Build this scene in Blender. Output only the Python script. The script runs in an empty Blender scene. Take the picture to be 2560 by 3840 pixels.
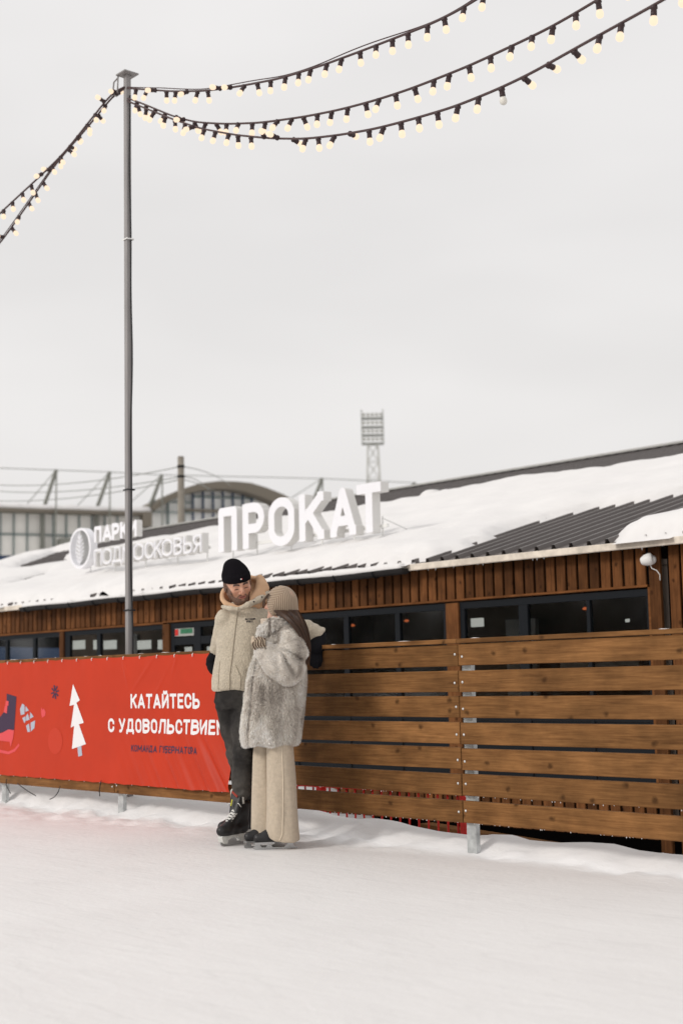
import bpy, bmesh, math, random
import numpy as np
from mathutils import Matrix, Vector

random.seed(7)
rng = np.random.default_rng(7)
R = math.radians
scn = bpy.context.scene
COL = scn.collection

# ------------------------------------------------------------------ camera
# world: X runs along the rink fence, Y away from the rink, Z up (metres)
YAW, PITCH, ROLL = R(138.4), R(6.65), R(1.19)
fw = Vector((math.cos(YAW) * math.cos(PITCH), math.sin(YAW) * math.cos(PITCH), math.sin(PITCH)))
r0 = Vector((math.sin(YAW), -math.cos(YAW), 0))
u0 = r0.cross(fw)
rt = r0 * math.cos(ROLL) - u0 * math.sin(ROLL)
up = r0 * math.sin(ROLL) + u0 * math.cos(ROLL)
cam_d = bpy.data.cameras.new('camera')
cam = bpy.data.objects.new('camera', cam_d)
COL.objects.link(cam)
cam.matrix_world = Matrix(((rt.x, up.x, -fw.x, 0), (rt.y, up.y, -fw.y, 0), (rt.z, up.z, -fw.z, 1.10), (0, 0, 0, 1)))
cam_d.sensor_fit = 'VERTICAL'
cam_d.sensor_height = 36
cam_d.lens = 50
cam_d.clip_end = 2000
cam_d.dof.use_dof = True
cam_d.dof.focus_distance = 9.4
cam_d.dof.aperture_fstop = 2.0
scn.camera = cam

# ------------------------------------------------------------------ world: overcast sky, soft sun
SUN_EL, SUN_HEAD = R(30), R(258)          # where the light comes from
world = bpy.data.worlds.new('World')
scn.world = world
world.use_nodes = True
nt = world.node_tree
for n in list(nt.nodes): nt.nodes.remove(n)
def wn(t, **k):
    n = nt.nodes.new(t)
    for a, b in k.items(): setattr(n, a, b)
    return n
sky = wn('ShaderNodeTexSky', sky_type='NISHITA', sun_disc=False, sun_elevation=SUN_EL, sun_rotation=math.pi / 2 - SUN_HEAD,
         air_density=2.0, dust_density=6.0, ozone_density=1.0)
tc = wn('ShaderNodeTexCoord')
mp = wn('ShaderNodeMapping'); mp.inputs['Scale'].default_value = (1.0, 1.0, 3.2)
no = wn('ShaderNodeTexNoise'); no.inputs['Scale'].default_value = 2.1; no.inputs['Detail'].default_value = 3
ramp = wn('ShaderNodeValToRGB')
ramp.color_ramp.elements[0].position = 0.36; ramp.color_ramp.elements[0].color = (0.755, 0.738, 0.733, 1)
ramp.color_ramp.elements[1].position = 0.62; ramp.color_ramp.elements[1].color = (0.83, 0.812, 0.806, 1)
sc_ = wn('ShaderNodeVectorMath', operation='SCALE'); sc_.inputs['Scale'].default_value = 0.10
mix = wn('ShaderNodeMix', data_type='RGBA'); mix.inputs['Factor'].default_value = 0.94
bg = wn('ShaderNodeBackground'); bg.inputs['Strength'].default_value = 1.09
out = wn('ShaderNodeOutputWorld')
L = nt.links.new
L(tc.outputs['Generated'], mp.inputs['Vector']); L(mp.outputs[0], no.inputs['Vector']); L(no.outputs['Fac'], ramp.inputs['Fac'])
L(sky.outputs[0], sc_.inputs[0]); L(sc_.outputs[0], mix.inputs['A']); L(ramp.outputs[0], mix.inputs['B'])
L(mix.outputs['Result'], bg.inputs['Color']); L(bg.outputs[0], out.inputs['Surface'])

sun_d = bpy.data.lights.new('sun', 'SUN'); sun_d.energy = 1.45; sun_d.angle = R(13); sun_d.color = (1, 0.965, 0.92)
sun = bpy.data.objects.new('sun', sun_d); COL.objects.link(sun)
sdir = Vector((math.cos(SUN_HEAD) * math.cos(SUN_EL), math.sin(SUN_HEAD) * math.cos(SUN_EL), math.sin(SUN_EL)))
sun.rotation_euler = sdir.to_track_quat('Z', 'Y').to_euler()
sun.location = sdir * 30

scn.view_settings.view_transform = 'Standard'
scn.view_settings.look = 'None'
scn.view_settings.exposure = 0.0
scn.view_settings.gamma = 1.0
scn.view_settings.use_curve_mapping = False
scn.cycles.use_denoising = True
scn.cycles.use_adaptive_sampling = False
scn.cycles.sample_clamp_indirect = 2.0
scn.cycles.max_bounces = 8
scn.cycles.transparent_max_bounces = 16
scn.cycles.caustics_reflective = False
scn.cycles.caustics_refractive = False

# ------------------------------------------------------------------ helpers: objects
def tag(o, label=None, cat=None, group=None, kind=None):
    if label: o['label'] = label
    if cat: o['category'] = cat
    if group: o['group'] = group
    if kind: o['kind'] = kind
    return o
def empty(name, loc=(0, 0, 0), rz=0.0, parent=None):
    o = bpy.data.objects.new(name, None); COL.objects.link(o)
    o.empty_display_size = 0.1
    o.location = loc; o.rotation_euler = (0, 0, rz)
    if parent: o.parent = parent
    return o
def link(name, me, parent=None, loc=(0, 0, 0), rot=(0, 0, 0)):
    o = bpy.data.objects.new(name, me); COL.objects.link(o)
    o.parent = parent; o.location = loc; o.rotation_euler = rot
    return o
class MB:
    def __init__(s): s.v = []; s.f = []; s.m = []
    def add(s, vs, fs, mi=0):
        b = len(s.v); s.v += [tuple(map(float, p)) for p in vs]; s.f += [tuple(b + i for i in f) for f in fs]; s.m += [mi] * len(fs)
        return s
    def box(s, x0, x1, y0, y1, z0, z1, mi=0):
        return s.add([(x0, y0, z0), (x1, y0, z0), (x1, y1, z0), (x0, y1, z0), (x0, y0, z1), (x1, y0, z1), (x1, y1, z1), (x0, y1, z1)],
                     [(0, 3, 2, 1), (4, 5, 6, 7), (0, 1, 5, 4), (1, 2, 6, 5), (2, 3, 7, 6), (3, 0, 4, 7)], mi)
    def cbox(s, x0, x1, y0, y1, z0, z1, c=0.003, mi=0):       # box with chamfered long edges
        vs = []; 
        for x, e in ((x0, c), (x0 + c, 0), (x1 - c, 0), (x1, c)):
            a0, a1, b0, b1 = y0 + e, y1 - e, z0 + e, z1 - e
            k = c
            vs += [(x, a0 + k, b0), (x, a1 - k, b0), (x, a1, b0 + k), (x, a1, b1 - k), (x, a1 - k, b1), (x, a0 + k, b1), (x, a0, b1 - k), (x, a0, b0 + k)]
        fs = [tuple(reversed(range(8))), tuple(range(24, 32))]
        for r in range(3):
            for i in range(8):
                j = (i + 1) % 8; fs.append((r * 8 + i, r * 8 + j, (r + 1) * 8 + j, (r + 1) * 8 + i))
        return s.add(vs, fs, mi)
    def tube(s, pts, r, n=8, mi=0, cap=True):
        pts = [Vector(p) for p in pts]; rs = r if hasattr(r, '__len__') else [r] * len(pts)
        vs = []; fs = []; prev = None
        for i, p in enumerate(pts):
            t = (pts[min(i + 1, len(pts) - 1)] - pts[max(i - 1, 0)]).normalized()
            if prev is None:
                a = t.cross(Vector((0, 0, 1)))
                if a.length < 1e-3: a = t.cross(Vector((1, 0, 0)))
            else:
                a = prev - t * prev.dot(t)
            a.normalize(); prev = a; b = t.cross(a)
            for k in range(n):
                an = 2 * math.pi * k / n
                vs.append(p + (a * math.cos(an) + b * math.sin(an)) * rs[i])
        for i in range(len(pts) - 1):
            for k in range(n):
                j = (k + 1) % n
                fs.append((i * n + k, i * n + j, (i + 1) * n + j, (i + 1) * n + k))
        if cap: fs += [tuple(reversed(range(n))), tuple(range((len(pts) - 1) * n, len(pts) * n))]
        return s.add(vs, fs, mi)
    def bar(s, a, b, w, h=None, mi=0):                     # rectangular bar between two points
        a, b = Vector(a), Vector(b); h = h or w; t = (b - a).normalized()
        sd = t.cross(Vector((0, 0, 1)))
        if sd.length < 1e-3: sd = Vector((1, 0, 0))
        sd.normalize(); u = sd.cross(t)
        vs = [p + sd * (w / 2 * i) + u * (h / 2 * j) for p in (a, b) for i, j in ((-1, -1), (1, -1), (1, 1), (-1, 1))]
        return s.add(vs, [(0, 1, 2, 3), (7, 6, 5, 4), (0, 4, 5, 1), (1, 5, 6, 2), (2, 6, 7, 3), (3, 7, 4, 0)], mi)
    def lathe(s, prof, n=12, mi=0, org=(0, 0, 0)):
        vs = []; fs = []
        for (r_, z) in prof:
            for k in range(n):
                a = 2 * math.pi * k / n; vs.append((org[0] + r_ * math.cos(a), org[1] + r_ * math.sin(a), org[2] + z))
        for i in range(len(prof) - 1):
            for k in range(n):
                j = (k + 1) % n; fs.append((i * n + k, i * n + j, (i + 1) * n + j, (i + 1) * n + k))
        fs += [tuple(reversed(range(n))), tuple(range((len(prof) - 1) * n, len(prof) * n))]
        return s.add(vs, fs, mi)
    def prism(s, poly, y0, y1, mi=0):                      # polygon in XZ extruded along Y
        n = len(poly)
        vs = [(x, y0, z) for x, z in poly] + [(x, y1, z) for x, z in poly]
        fs = [tuple(range(n)), tuple(reversed(range(n, 2 * n)))]
        for i in range(n):
            j = (i + 1) % n; fs.append((j, i, n + i, n + j))
        return s.add(vs, fs, mi)
    def mesh(s, name, mats, smooth=False):
        me = bpy.data.meshes.new(name); me.from_pydata(s.v, [], s.f)
        for m in (mats if isinstance(mats, (list, tuple)) else [mats]): me.materials.append(m)
        if any(s.m): me.polygons.foreach_set('material_index', s.m)
        if smooth: me.polygons.foreach_set('use_smooth', [True] * len(s.f))
        me.validate(); me.update()
        bm = bmesh.new(); bm.from_mesh(me); bmesh.ops.recalc_face_normals(bm, faces=bm.faces); bm.to_mesh(me); bm.free()
        return me
    def build(s, name, mats, parent=None, loc=(0, 0, 0), rot=(0, 0, 0), smooth=False):
        return link(name, s.mesh(name, mats, smooth), parent, loc, rot)
def np_mesh(name, V, F, mats, cols=None, smooth=True):
    me = bpy.data.meshes.new(name)
    V = np.asarray(V, np.float32); F = np.asarray(F, np.int32); k = F.shape[1]
    me.vertices.add(len(V)); me.vertices.foreach_set('co', V.ravel())
    me.loops.add(F.size); me.loops.foreach_set('vertex_index', F.ravel())
    me.polygons.add(len(F)); me.polygons.foreach_set('loop_start', np.arange(0, F.size, k, dtype=np.int32))
    me.update(calc_edges=True)
    me.polygons.foreach_set('use_smooth', np.full(len(F), smooth))
    for m in (mats if isinstance(mats, (list, tuple)) else [mats]): me.materials.append(m)
    if cols is not None:
        at = me.color_attributes.new('Col', 'FLOAT_COLOR', 'POINT')
        c4 = np.ones((len(V), 4), np.float32); c4[:, :3] = cols
        at.data.foreach_set('color', c4.ravel())
    me.validate(); me.update()
    return me

# ------------------------------------------------------------------ helpers: noise, signed distance fields
def hash3(i, j, k, s=0):
    n = (i.astype(np.int64) * 374761393 + j.astype(np.int64) * 668265263 + k.astype(np.int64) * 2147483647 + s * 974634541) & 0xffffffff
    n = ((n ^ (n >> 13)) * 1274126177) & 0xffffffff
    return ((n ^ (n >> 16)) & 0xffff) / 65535.0
def noise(x, y, z=0.0, s=0):
    x, y, z = np.broadcast_arrays(np.asarray(x, float), np.asarray(y, float), np.asarray(z, float))
    xi, yi, zi = np.floor(x).astype(int), np.floor(y).astype(int), np.floor(z).astype(int)
    f = lambda t: t * t * (3 - 2 * t)
    u, v, w = f(x - xi), f(y - yi), f(z - zi)
    r = 0
    for a in (0, 1):
        for b in (0, 1):
            for c in (0, 1):
                r = r + hash3(xi + a, yi + b, zi + c, s) * (u if a else 1 - u) * (v if b else 1 - v) * (w if c else 1 - w)
    return r * 2 - 1
def fbm(x, y, z=0.0, s=0, o=3):
    r = 0; a = 1.0
    for i in range(o):
        r = r + a * noise(np.asarray(x) * 2 ** i, np.asarray(y) * 2 ** i, np.asarray(z) * 2 ** i, s + i); a *= 0.5
    return r
def sstep(a, b, x):
    t = np.clip((x - a) / (b - a), 0, 1); return t * t * (3 - 2 * t)
def smin(a, b, k):
    h = np.clip(0.5 + 0.5 * (b - a) / k, 0, 1); return b * (1 - h) + a * h - k * h * (1 - h)
def smax(a, b, k): return -smin(-a, -b, k)
def rcone(P, a, b, ra, rb):
    a = np.array(a, float); b = np.array(b, float); d = b - a
    t = np.clip(((P - a) @ d) / (d @ d), 0, 1)
    return np.linalg.norm(P - a - t[:, None] * d, axis=1) - (ra + (rb - ra) * t)
def chain(P, pts, rs, k=0.02):
    r = None
    for i in range(len(pts) - 1):
        q = rcone(P, pts[i], pts[i + 1], rs[i], rs[i + 1]); r = q if r is None else smin(r, q, k)
    return r
def ell(P, c, rad):
    q = (P - np.array(c)) / np.array(rad); k = np.linalg.norm(q, axis=1)
    return (k - 1) * min(rad) * (0.5 + 0.5 / np.maximum(k, 0.3)) if False else (k - 1) * min(rad)
def stack(P, zs, cx, cy, rx, ry, e=2.0, rot=0.0):             # stacked (super)ellipses along z
    z = P[:, 2]; I = lambda t: np.interp(z, zs, t)
    x, y = P[:, 0] - I(cx), P[:, 1] - I(cy)
    if rot: x, y = x * math.cos(rot) + y * math.sin(rot), -x * math.sin(rot) + y * math.cos(rot)
    a, b = I(rx), I(ry)
    k = (np.abs(x / a) ** e + np.abs(y / b) ** e) ** (1 / e)
    d = (k - 1) * np.minimum(a, b)
    return np.maximum(d, np.maximum(zs[0] - z, z - zs[-1]))
def surf(fn, lo, hi, h):
    """surface nets over a grid: returns verts, quads"""
    lo = np.array(lo, float); n = np.ceil((np.array(hi) - lo) / h).astype(int) + 1
    ax = [lo[i] + h * np.arange(n[i]) for i in range(3)]
    G = np.stack(np.meshgrid(*ax, indexing='ij'), -1).reshape(-1, 3)
    D = fn(G).reshape(n)
    D[0] = D[-1] = 1; D[:, 0] = D[:, -1] = 1; D[:, :, 0] = D[:, :, -1] = 1
    S = D < 0
    cs = [S[a:n[0] - 1 + a, b:n[1] - 1 + b, c:n[2] - 1 + c] for a in (0, 1) for b in (0, 1) for c in (0, 1)]
    cnt = sum(c.astype(int) for c in cs); act = (cnt > 0) & (cnt < 8)
    idx = np.full(act.shape, -1); ii = np.argwhere(act); idx[act] = np.arange(len(ii))
    acc = np.zeros((len(ii), 3)); w = np.zeros(len(ii))
    off = [(a, b, c) for a in (0, 1) for b in (0, 1) for c in (0, 1)]
    for p in off:
        for axs in range(3):
            if p[axs]: continue
            q = list(p); q[axs] = 1
            d0 = D[ii[:, 0] + p[0], ii[:, 1] + p[1], ii[:, 2] + p[2]]; d1 = D[ii[:, 0] + q[0], ii[:, 1] + q[1], ii[:, 2] + q[2]]
            m = (d0 < 0) != (d1 < 0)
            t = np.where(m, d0 / np.where(m, d0 - d1, 1), 0)
            pos = np.tile(np.array(p, float), (len(ii), 1)); pos[:, axs] += t
            acc[m] += pos[m]; w[m] += 1
    V = lo + h * (ii + acc / w[:, None])
    Q = []
    for axs in range(3):
        o1, o2 = [(1, 2), (2, 0), (0, 1)][axs]
        sl0 = [slice(None)] * 3; sl1 = [slice(None)] * 3
        sl0[axs] = slice(0, n[axs] - 1); sl1[axs] = slice(1, n[axs])
        A, B = S[tuple(sl0)], S[tuple(sl1)]
        for flip, M in ((False, A & ~B), (True, ~A & B)):
            e = np.argwhere(M)
            e = e[(e[:, o1] > 0) & (e[:, o2] > 0)]
            if not len(e): continue
            def at(da, db):
                q = e.copy(); q[:, o1] += da; q[:, o2] += db
                return idx[q[:, 0], q[:, 1], q[:, 2]]
            quad = np.stack([at(-1, -1), at(0, -1), at(0, 0), at(-1, 0)], 1)
            Q.append(quad[:, ::-1] if flip else quad)
    return V, np.concatenate(Q)
def vnormals(V, Q):
    n = np.zeros_like(V); a = V[Q[:, 0]]; fn = np.cross(V[Q[:, 2]] - a, V[Q[:, 3 if Q.shape[1] > 3 else 1]] - V[Q[:, 1]] if Q.shape[1] > 3 else V[Q[:, 1]] - a)
    for i in range(Q.shape[1]): np.add.at(n, Q[:, i], fn)
    return n / np.maximum(np.linalg.norm(n, axis=1, keepdims=True), 1e-9)

# ------------------------------------------------------------------ helpers: materials
MATS = {}
def mat(name, col, rough=0.7, var=0.0, scale=8.0, stretch=(1, 1, 1), bump=0.0, bscale=40.0, metal=0.0, emit=None, estr=0.0, vcol=False, sheen=0.0, spec=0.35, sub=0.0, rand=0.0, var2=None):
    m = bpy.data.materials.new(name); m.use_nodes = True; t = m.node_tree; p = t.nodes['Principled BSDF']; l = t.links.new
    p.inputs['Roughness'].default_value = rough; p.inputs['Metallic'].default_value = metal; p.inputs['Specular IOR Level'].default_value = spec
    if sheen: p.inputs['Sheen Weight'].default_value = sheen; p.inputs['Sheen Roughness'].default_value = 0.6
    if sub:
        p.inputs['Subsurface Weight'].default_value = sub; p.inputs['Subsurface Radius'].default_value = (0.012, 0.005, 0.003)
        p.inputs['Subsurface Scale'].default_value = 1.0
    tcn = t.nodes.new('ShaderNodeTexCoord'); mpn = t.nodes.new('ShaderNodeMapping'); mpn.inputs['Scale'].default_value = stretch
    vec = tcn.outputs['Object']
    if rand:
        oi = t.nodes.new('ShaderNodeObjectInfo'); ad = t.nodes.new('ShaderNodeVectorMath'); ad.operation = 'ADD'
        ms = t.nodes.new('ShaderNodeMath'); ms.operation = 'MULTIPLY'; ms.inputs[1].default_value = 37.0
        l(oi.outputs['Random'], ms.inputs[0]); l(vec, ad.inputs[0]); l(ms.outputs[0], ad.inputs[1]); vec = ad.outputs[0]
    l(vec, mpn.inputs['Vector'])
    if vcol:
        a = t.nodes.new('ShaderNodeAttribute'); a.attribute_name = 'Col'; src = a.outputs['Color']
    else:
        rgb = t.nodes.new('ShaderNodeRGB'); rgb.outputs[0].default_value = (*col, 1); src = rgb.outputs[0]
    if var:
        nz = t.nodes.new('ShaderNodeTexNoise'); nz.inputs['Scale'].default_value = scale; nz.inputs['Detail'].default_value = 5; nz.inputs['Roughness'].default_value = 0.6
        l(mpn.outputs[0], nz.inputs['Vector'])
        mr = t.nodes.new('ShaderNodeMapRange'); mr.inputs['From Min'].default_value = 0.3; mr.inputs['From Max'].default_value = 0.7
        mr.inputs['To Min'].default_value = 1 - var; mr.inputs['To Max'].default_value = 1 + var
        l(nz.outputs['Fac'], mr.inputs['Value'])
        fac = mr.outputs[0]
        if rand:
            mr2 = t.nodes.new('ShaderNodeMapRange'); mr2.inputs['To Min'].default_value = 1 - rand; mr2.inputs['To Max'].default_value = 1 + rand
            l(oi.outputs['Random'], mr2.inputs['Value']); mm = t.nodes.new('ShaderNodeMath'); mm.operation = 'MULTIPLY'
            l(fac, mm.inputs[0]); l(mr2.outputs[0], mm.inputs[1]); fac = mm.outputs[0]
        vs = t.nodes.new('ShaderNodeVectorMath'); vs.operation = 'SCALE'
        l(src, vs.inputs[0]); l(fac, vs.inputs['Scale']); src = vs.outputs[0]
    l(src, p.inputs['Base Color'])
    if bump:
        nb = t.nodes.new('ShaderNodeTexNoise'); nb.inputs['Scale'].default_value = bscale; nb.inputs['Detail'].default_value = 4
        l(mpn.outputs[0], nb.inputs['Vector'])
        b = t.nodes.new('ShaderNodeBump'); b.inputs['Strength'].default_value = bump; b.inputs['Distance'].default_value = 0.01
        l(nb.outputs['Fac'], b.inputs['Height']); l(b.outputs[0], p.inputs['Normal'])
    if emit:
        p.inputs['Emission Color'].default_value = (*emit, 1); p.inputs['Emission Strength'].default_value = estr
    MATS[name] = m
    return m
def wood(name, dark, light, axis='X', knots=True, rough=0.62, rand=0.14):
    m = bpy.data.materials.new(name); m.use_nodes = True; t = m.node_tree; p = t.nodes['Principled BSDF']; l = t.links.new
    N = lambda k: t.nodes.new(k)
    tcn = N('ShaderNodeTexCoord'); oi = N('ShaderNodeObjectInfo'); ms = N('ShaderNodeMath'); ms.operation = 'MULTIPLY'; ms.inputs[1].default_value = 53.0
    l(oi.outputs['Random'], ms.inputs[0]); ad = N('ShaderNodeVectorMath'); ad.operation = 'ADD'; l(tcn.outputs['Object'], ad.inputs[0]); l(ms.outputs[0], ad.inputs[1])
    st = {'X': (1.4, 30, 30), 'Z': (30, 30, 1.4)}[axis]; st2 = {'X': (2.6, 4, 4), 'Z': (4, 4, 2.6)}[axis]; stk = {'X': (4.6, 0.0, 6.0), 'Z': (6.0, 0.0, 4.6)}[axis]
    def mapped(s):
        q = N('ShaderNodeMapping'); q.inputs['Scale'].default_value = s; l(ad.outputs[0], q.inputs['Vector']); return q.outputs[0]
    n1 = N('ShaderNodeTexNoise'); n1.inputs['Scale'].default_value = 2.6; n1.inputs['Detail'].default_value = 8; n1.inputs['Roughness'].default_value = 0.65; n1.inputs['Distortion'].default_value = 0.6; l(mapped(st), n1.inputs['Vector'])
    n2 = N('ShaderNodeTexNoise'); n2.inputs['Scale'].default_value = 1.6; n2.inputs['Detail'].default_value = 4; l(mapped(st2), n2.inputs['Vector'])
    cr = N('ShaderNodeValToRGB'); cr.color_ramp.elements[0].position = 0.28; cr.color_ramp.elements[0].color = (*dark, 1); cr.color_ramp.elements[1].position = 0.68; cr.color_ramp.elements[1].color = (*light, 1)
    l(n1.outputs['Fac'], cr.inputs['Fac'])
    mr = N('ShaderNodeMapRange'); mr.inputs['From Min'].default_value = 0.33; mr.inputs['From Max'].default_value = 0.66; mr.inputs['To Min'].default_value = 0.68; mr.inputs['To Max'].default_value = 1.16
    l(n2.outputs['Fac'], mr.inputs['Value'])
    mr2 = N('ShaderNodeMapRange'); mr2.inputs['To Min'].default_value = 1 - rand; mr2.inputs['To Max'].default_value = 1 + rand; l(oi.outputs['Random'], mr2.inputs['Value'])
    mm = N('ShaderNodeMath'); mm.operation = 'MULTIPLY'; l(mr.outputs[0], mm.inputs[0]); l(mr2.outputs[0], mm.inputs[1])
    vs = N('ShaderNodeVectorMath'); vs.operation = 'SCALE'; l(cr.outputs[0], vs.inputs[0]); l(mm.outputs[0], vs.inputs['Scale'])
    src = vs.outputs[0]
    if knots:
        vo = N('ShaderNodeTexVoronoi'); vo.voronoi_dimensions = '2D'; vo.inputs['Scale'].default_value = 1.0; vo.inputs['Randomness'].default_value = 1.0
        sx_ = N('ShaderNodeSeparateXYZ'); l(mapped(stk), sx_.inputs[0]); cx_ = N('ShaderNodeCombineXYZ'); l(sx_.outputs['X'], cx_.inputs['X']); l(sx_.outputs['Z'], cx_.inputs['Y'])
        kn = N('ShaderNodeTexNoise'); kn.inputs['Scale'].default_value = 24; l(ad.outputs[0], kn.inputs['Vector']); ks = N('ShaderNodeVectorMath'); ks.operation = 'SCALE'; ks.inputs['Scale'].default_value = .16; l(kn.outputs['Color'], ks.inputs[0]); ka = N('ShaderNodeVectorMath'); ka.operation = 'ADD'; l(cx_.outputs[0], ka.inputs[0]); l(ks.outputs[0], ka.inputs[1]); l(ka.outputs[0], vo.inputs['Vector'])
        kr = N('ShaderNodeValToRGB'); kr.color_ramp.elements[0].position = 0.035; kr.color_ramp.elements[0].color = (1, 1, 1, 1); kr.color_ramp.elements[1].position = 0.13; kr.color_ramp.elements[1].color = (0, 0, 0, 1)
        l(vo.outputs['Distance'], kr.inputs['Fac'])
        sp3 = N('ShaderNodeSeparateColor'); l(vo.outputs['Color'], sp3.inputs[0]); gt = N('ShaderNodeMath'); gt.operation = 'GREATER_THAN'; gt.inputs[1].default_value = 0.55; l(sp3.outputs[0], gt.inputs[0])
        k0 = N('ShaderNodeMath'); k0.operation = 'MULTIPLY'; k0.inputs[1].default_value = 0.75; l(kr.outputs[0], k0.inputs[0])
        km = N('ShaderNodeMath'); km.operation = 'MULTIPLY'; l(k0.outputs[0], km.inputs[0]); l(gt.outputs[0], km.inputs[1])
        mx = N('ShaderNodeMix'); mx.data_type = 'RGBA'; l(km.outputs[0], mx.inputs['Factor']); l(src, mx.inputs['A']); mx.inputs['B'].default_value = (*[c * 0.32 for c in dark], 1)
        src = mx.outputs['Result']
    l(src, p.inputs['Base Color'])
    p.inputs['Roughness'].default_value = rough; p.inputs['Specular IOR Level'].default_value = 0.07
    b = N('ShaderNodeBump'); b.inputs['Strength'].default_value = 0.35; b.inputs['Distance'].default_value = 0.003; l(n1.outputs['Fac'], b.inputs['Height']); l(b.outputs[0], p.inputs['Normal'])
    return m
def glass(name):
    m = bpy.data.materials.new(name); m.use_nodes = True; t = m.node_tree; l = t.links.new
    t.nodes.remove(t.nodes['Principled BSDF'])
    tr = t.nodes.new('ShaderNodeBsdfTransparent'); tr.inputs[0].default_value = (0.88, 0.90, 0.90, 1)
    gl = t.nodes.new('ShaderNodeBsdfGlossy'); gl.inputs['Roughness'].default_value = 0.07
    lw = t.nodes.new('ShaderNodeLayerWeight'); lw.inputs['Blend'].default_value = 0.5
    pw = t.nodes.new('ShaderNodeMath'); pw.operation = 'POWER'; pw.inputs[1].default_value = 4.0; l(lw.outputs['Facing'], pw.inputs[0])
    fr = t.nodes.new('ShaderNodeMath'); fr.operation = 'MULTIPLY_ADD'; fr.inputs[1].default_value = 0.5; fr.inputs[2].default_value = 0.048; l(pw.outputs[0], fr.inputs[0])
    mx = t.nodes.new('ShaderNodeMixShader'); l(fr.outputs[0], mx.inputs[0]); l(tr.outputs[0], mx.inputs[1]); l(gl.outputs[0], mx.inputs[2])
    l(mx.outputs[0], t.nodes['Material Output'].inputs['Surface'])
    return m

M_SNOW = mat('snow', (0.83, 0.815, 0.815), 0.75, var=0.035, scale=3, bump=0.5, bscale=26, spec=0.25)
M_ROOFSNOW = mat('roof_snow', (0.775, 0.762, 0.755), 0.8, var=0.025, scale=2, bump=0.5, bscale=12, spec=0.2)
M_FENCE = wood('stained_fence_wood', (0.116, 0.051, 0.018), (0.240, 0.116, 0.0425), 'X', rand=0.20)
M_PLANK = wood('stained_cladding_wood', (0.072, 0.027, 0.0095), (0.172, 0.070, 0.025), 'Z', rand=0.45)
M_TRIM = wood('stained_trim_wood', (0.11, 0.04, 0.013), (0.22, 0.088, 0.03), 'X', knots=False, rand=0.1)
M_GALV = mat('galvanised_steel', (0.47, 0.49, 0.49), 0.5, var=0.3, scale=14, metal=0.35, bump=0.1)
M_BOLT = mat('zinc_bolt', (0.62, 0.62, 0.61), 0.35, metal=0.55)
M_POLE = mat('grey_painted_steel', (0.27, 0.258, 0.255), 0.5, var=0.12, scale=6, stretch=(3, 3, 0.5))
M_BLACK = mat('black_rubber', (0.012, 0.012, 0.014), 0.6)
M_CABLE = mat('dark_cable', (0.075, 0.046, 0.046), 0.6)
M_HOLDER = mat('dark_lamp_holder', (0.04, 0.022, 0.024), 0.5)
M_BULB = mat('lit_bulb', (0.06, 0.04, 0.02), 0.4, spec=.2, emit=(1, 0.77, 0.57), estr=1.12)
M_DEAD = mat('unlit_bulb', (0.72, 0.7, 0.64), 0.25)
M_TIE = mat('white_plastic', (0.8, 0.8, 0.78), 0.5)
M_RED = mat('red_banner_vinyl', (0.50, 0.036, 0.0095), 0.5, var=0.06, scale=2.5, spec=0.22)
M_PRWHITE = mat('white_print', (0.80, 0.79, 0.80), 0.55)
M_PRNAVY = mat('navy_print', (0.045, 0.022, 0.055), 0.55)
M_PRBLUE = mat('grey_blue_print', (0.42, 0.46, 0.54), 0.55)
M_PRPINK = mat('pink_print', (0.70, 0.075, 0.085), 0.55)
M_PRORANGE = mat('orange_print', (0.53, 0.036, 0.009), 0.55)
M_SHEET = mat('brown_metal_roofing', (0.120, 0.104, 0.098), 0.40, var=0.1, scale=1.5, spec=0.4)
M_CAP = mat('ridge_flashing', (0.46, 0.46, 0.44), 0.5, var=0.1)
M_DRIP = mat('icy_eave_board', (0.68, 0.61, 0.52), 0.6, var=0.22, scale=9)
M_GUT = mat('dark_gutter', (0.022, 0.020, 0.020), 0.6, spec=.15, var=0.1)
M_FRAME = mat('dark_window_frame', (0.010, 0.012, 0.015), 0.6, spec=.12)
M_DARK = mat('dark_backing', (0.008, 0.007, 0.007), 0.95, spec=0.0)
M_INT = mat('dim_interior', (0.16, 0.125, 0.10), 0.8, var=0.5, scale=0.9)
M_PAPER = mat('paper', (0.72, 0.71, 0.68), 0.8)
M_GREEN = mat('green_print', (0.03, 0.16, 0.08), 0.7)
M_GLASS = glass('window_glass')
M_SIGN = mat('white_acrylic_face', (0.85, 0.85, 0.885), 0.4)
M_SIGNSIDE = mat('pale_sign_return', (0.72, 0.71, 0.69), 0.55)
M_CONC = mat('weathered_concrete', (0.25, 0.225, 0.19), 0.9, var=0.2, scale=3)
M_REDPAINT = mat('red_paint', (0.52, 0.018, 0.012), 0.5, var=0.1)

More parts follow.
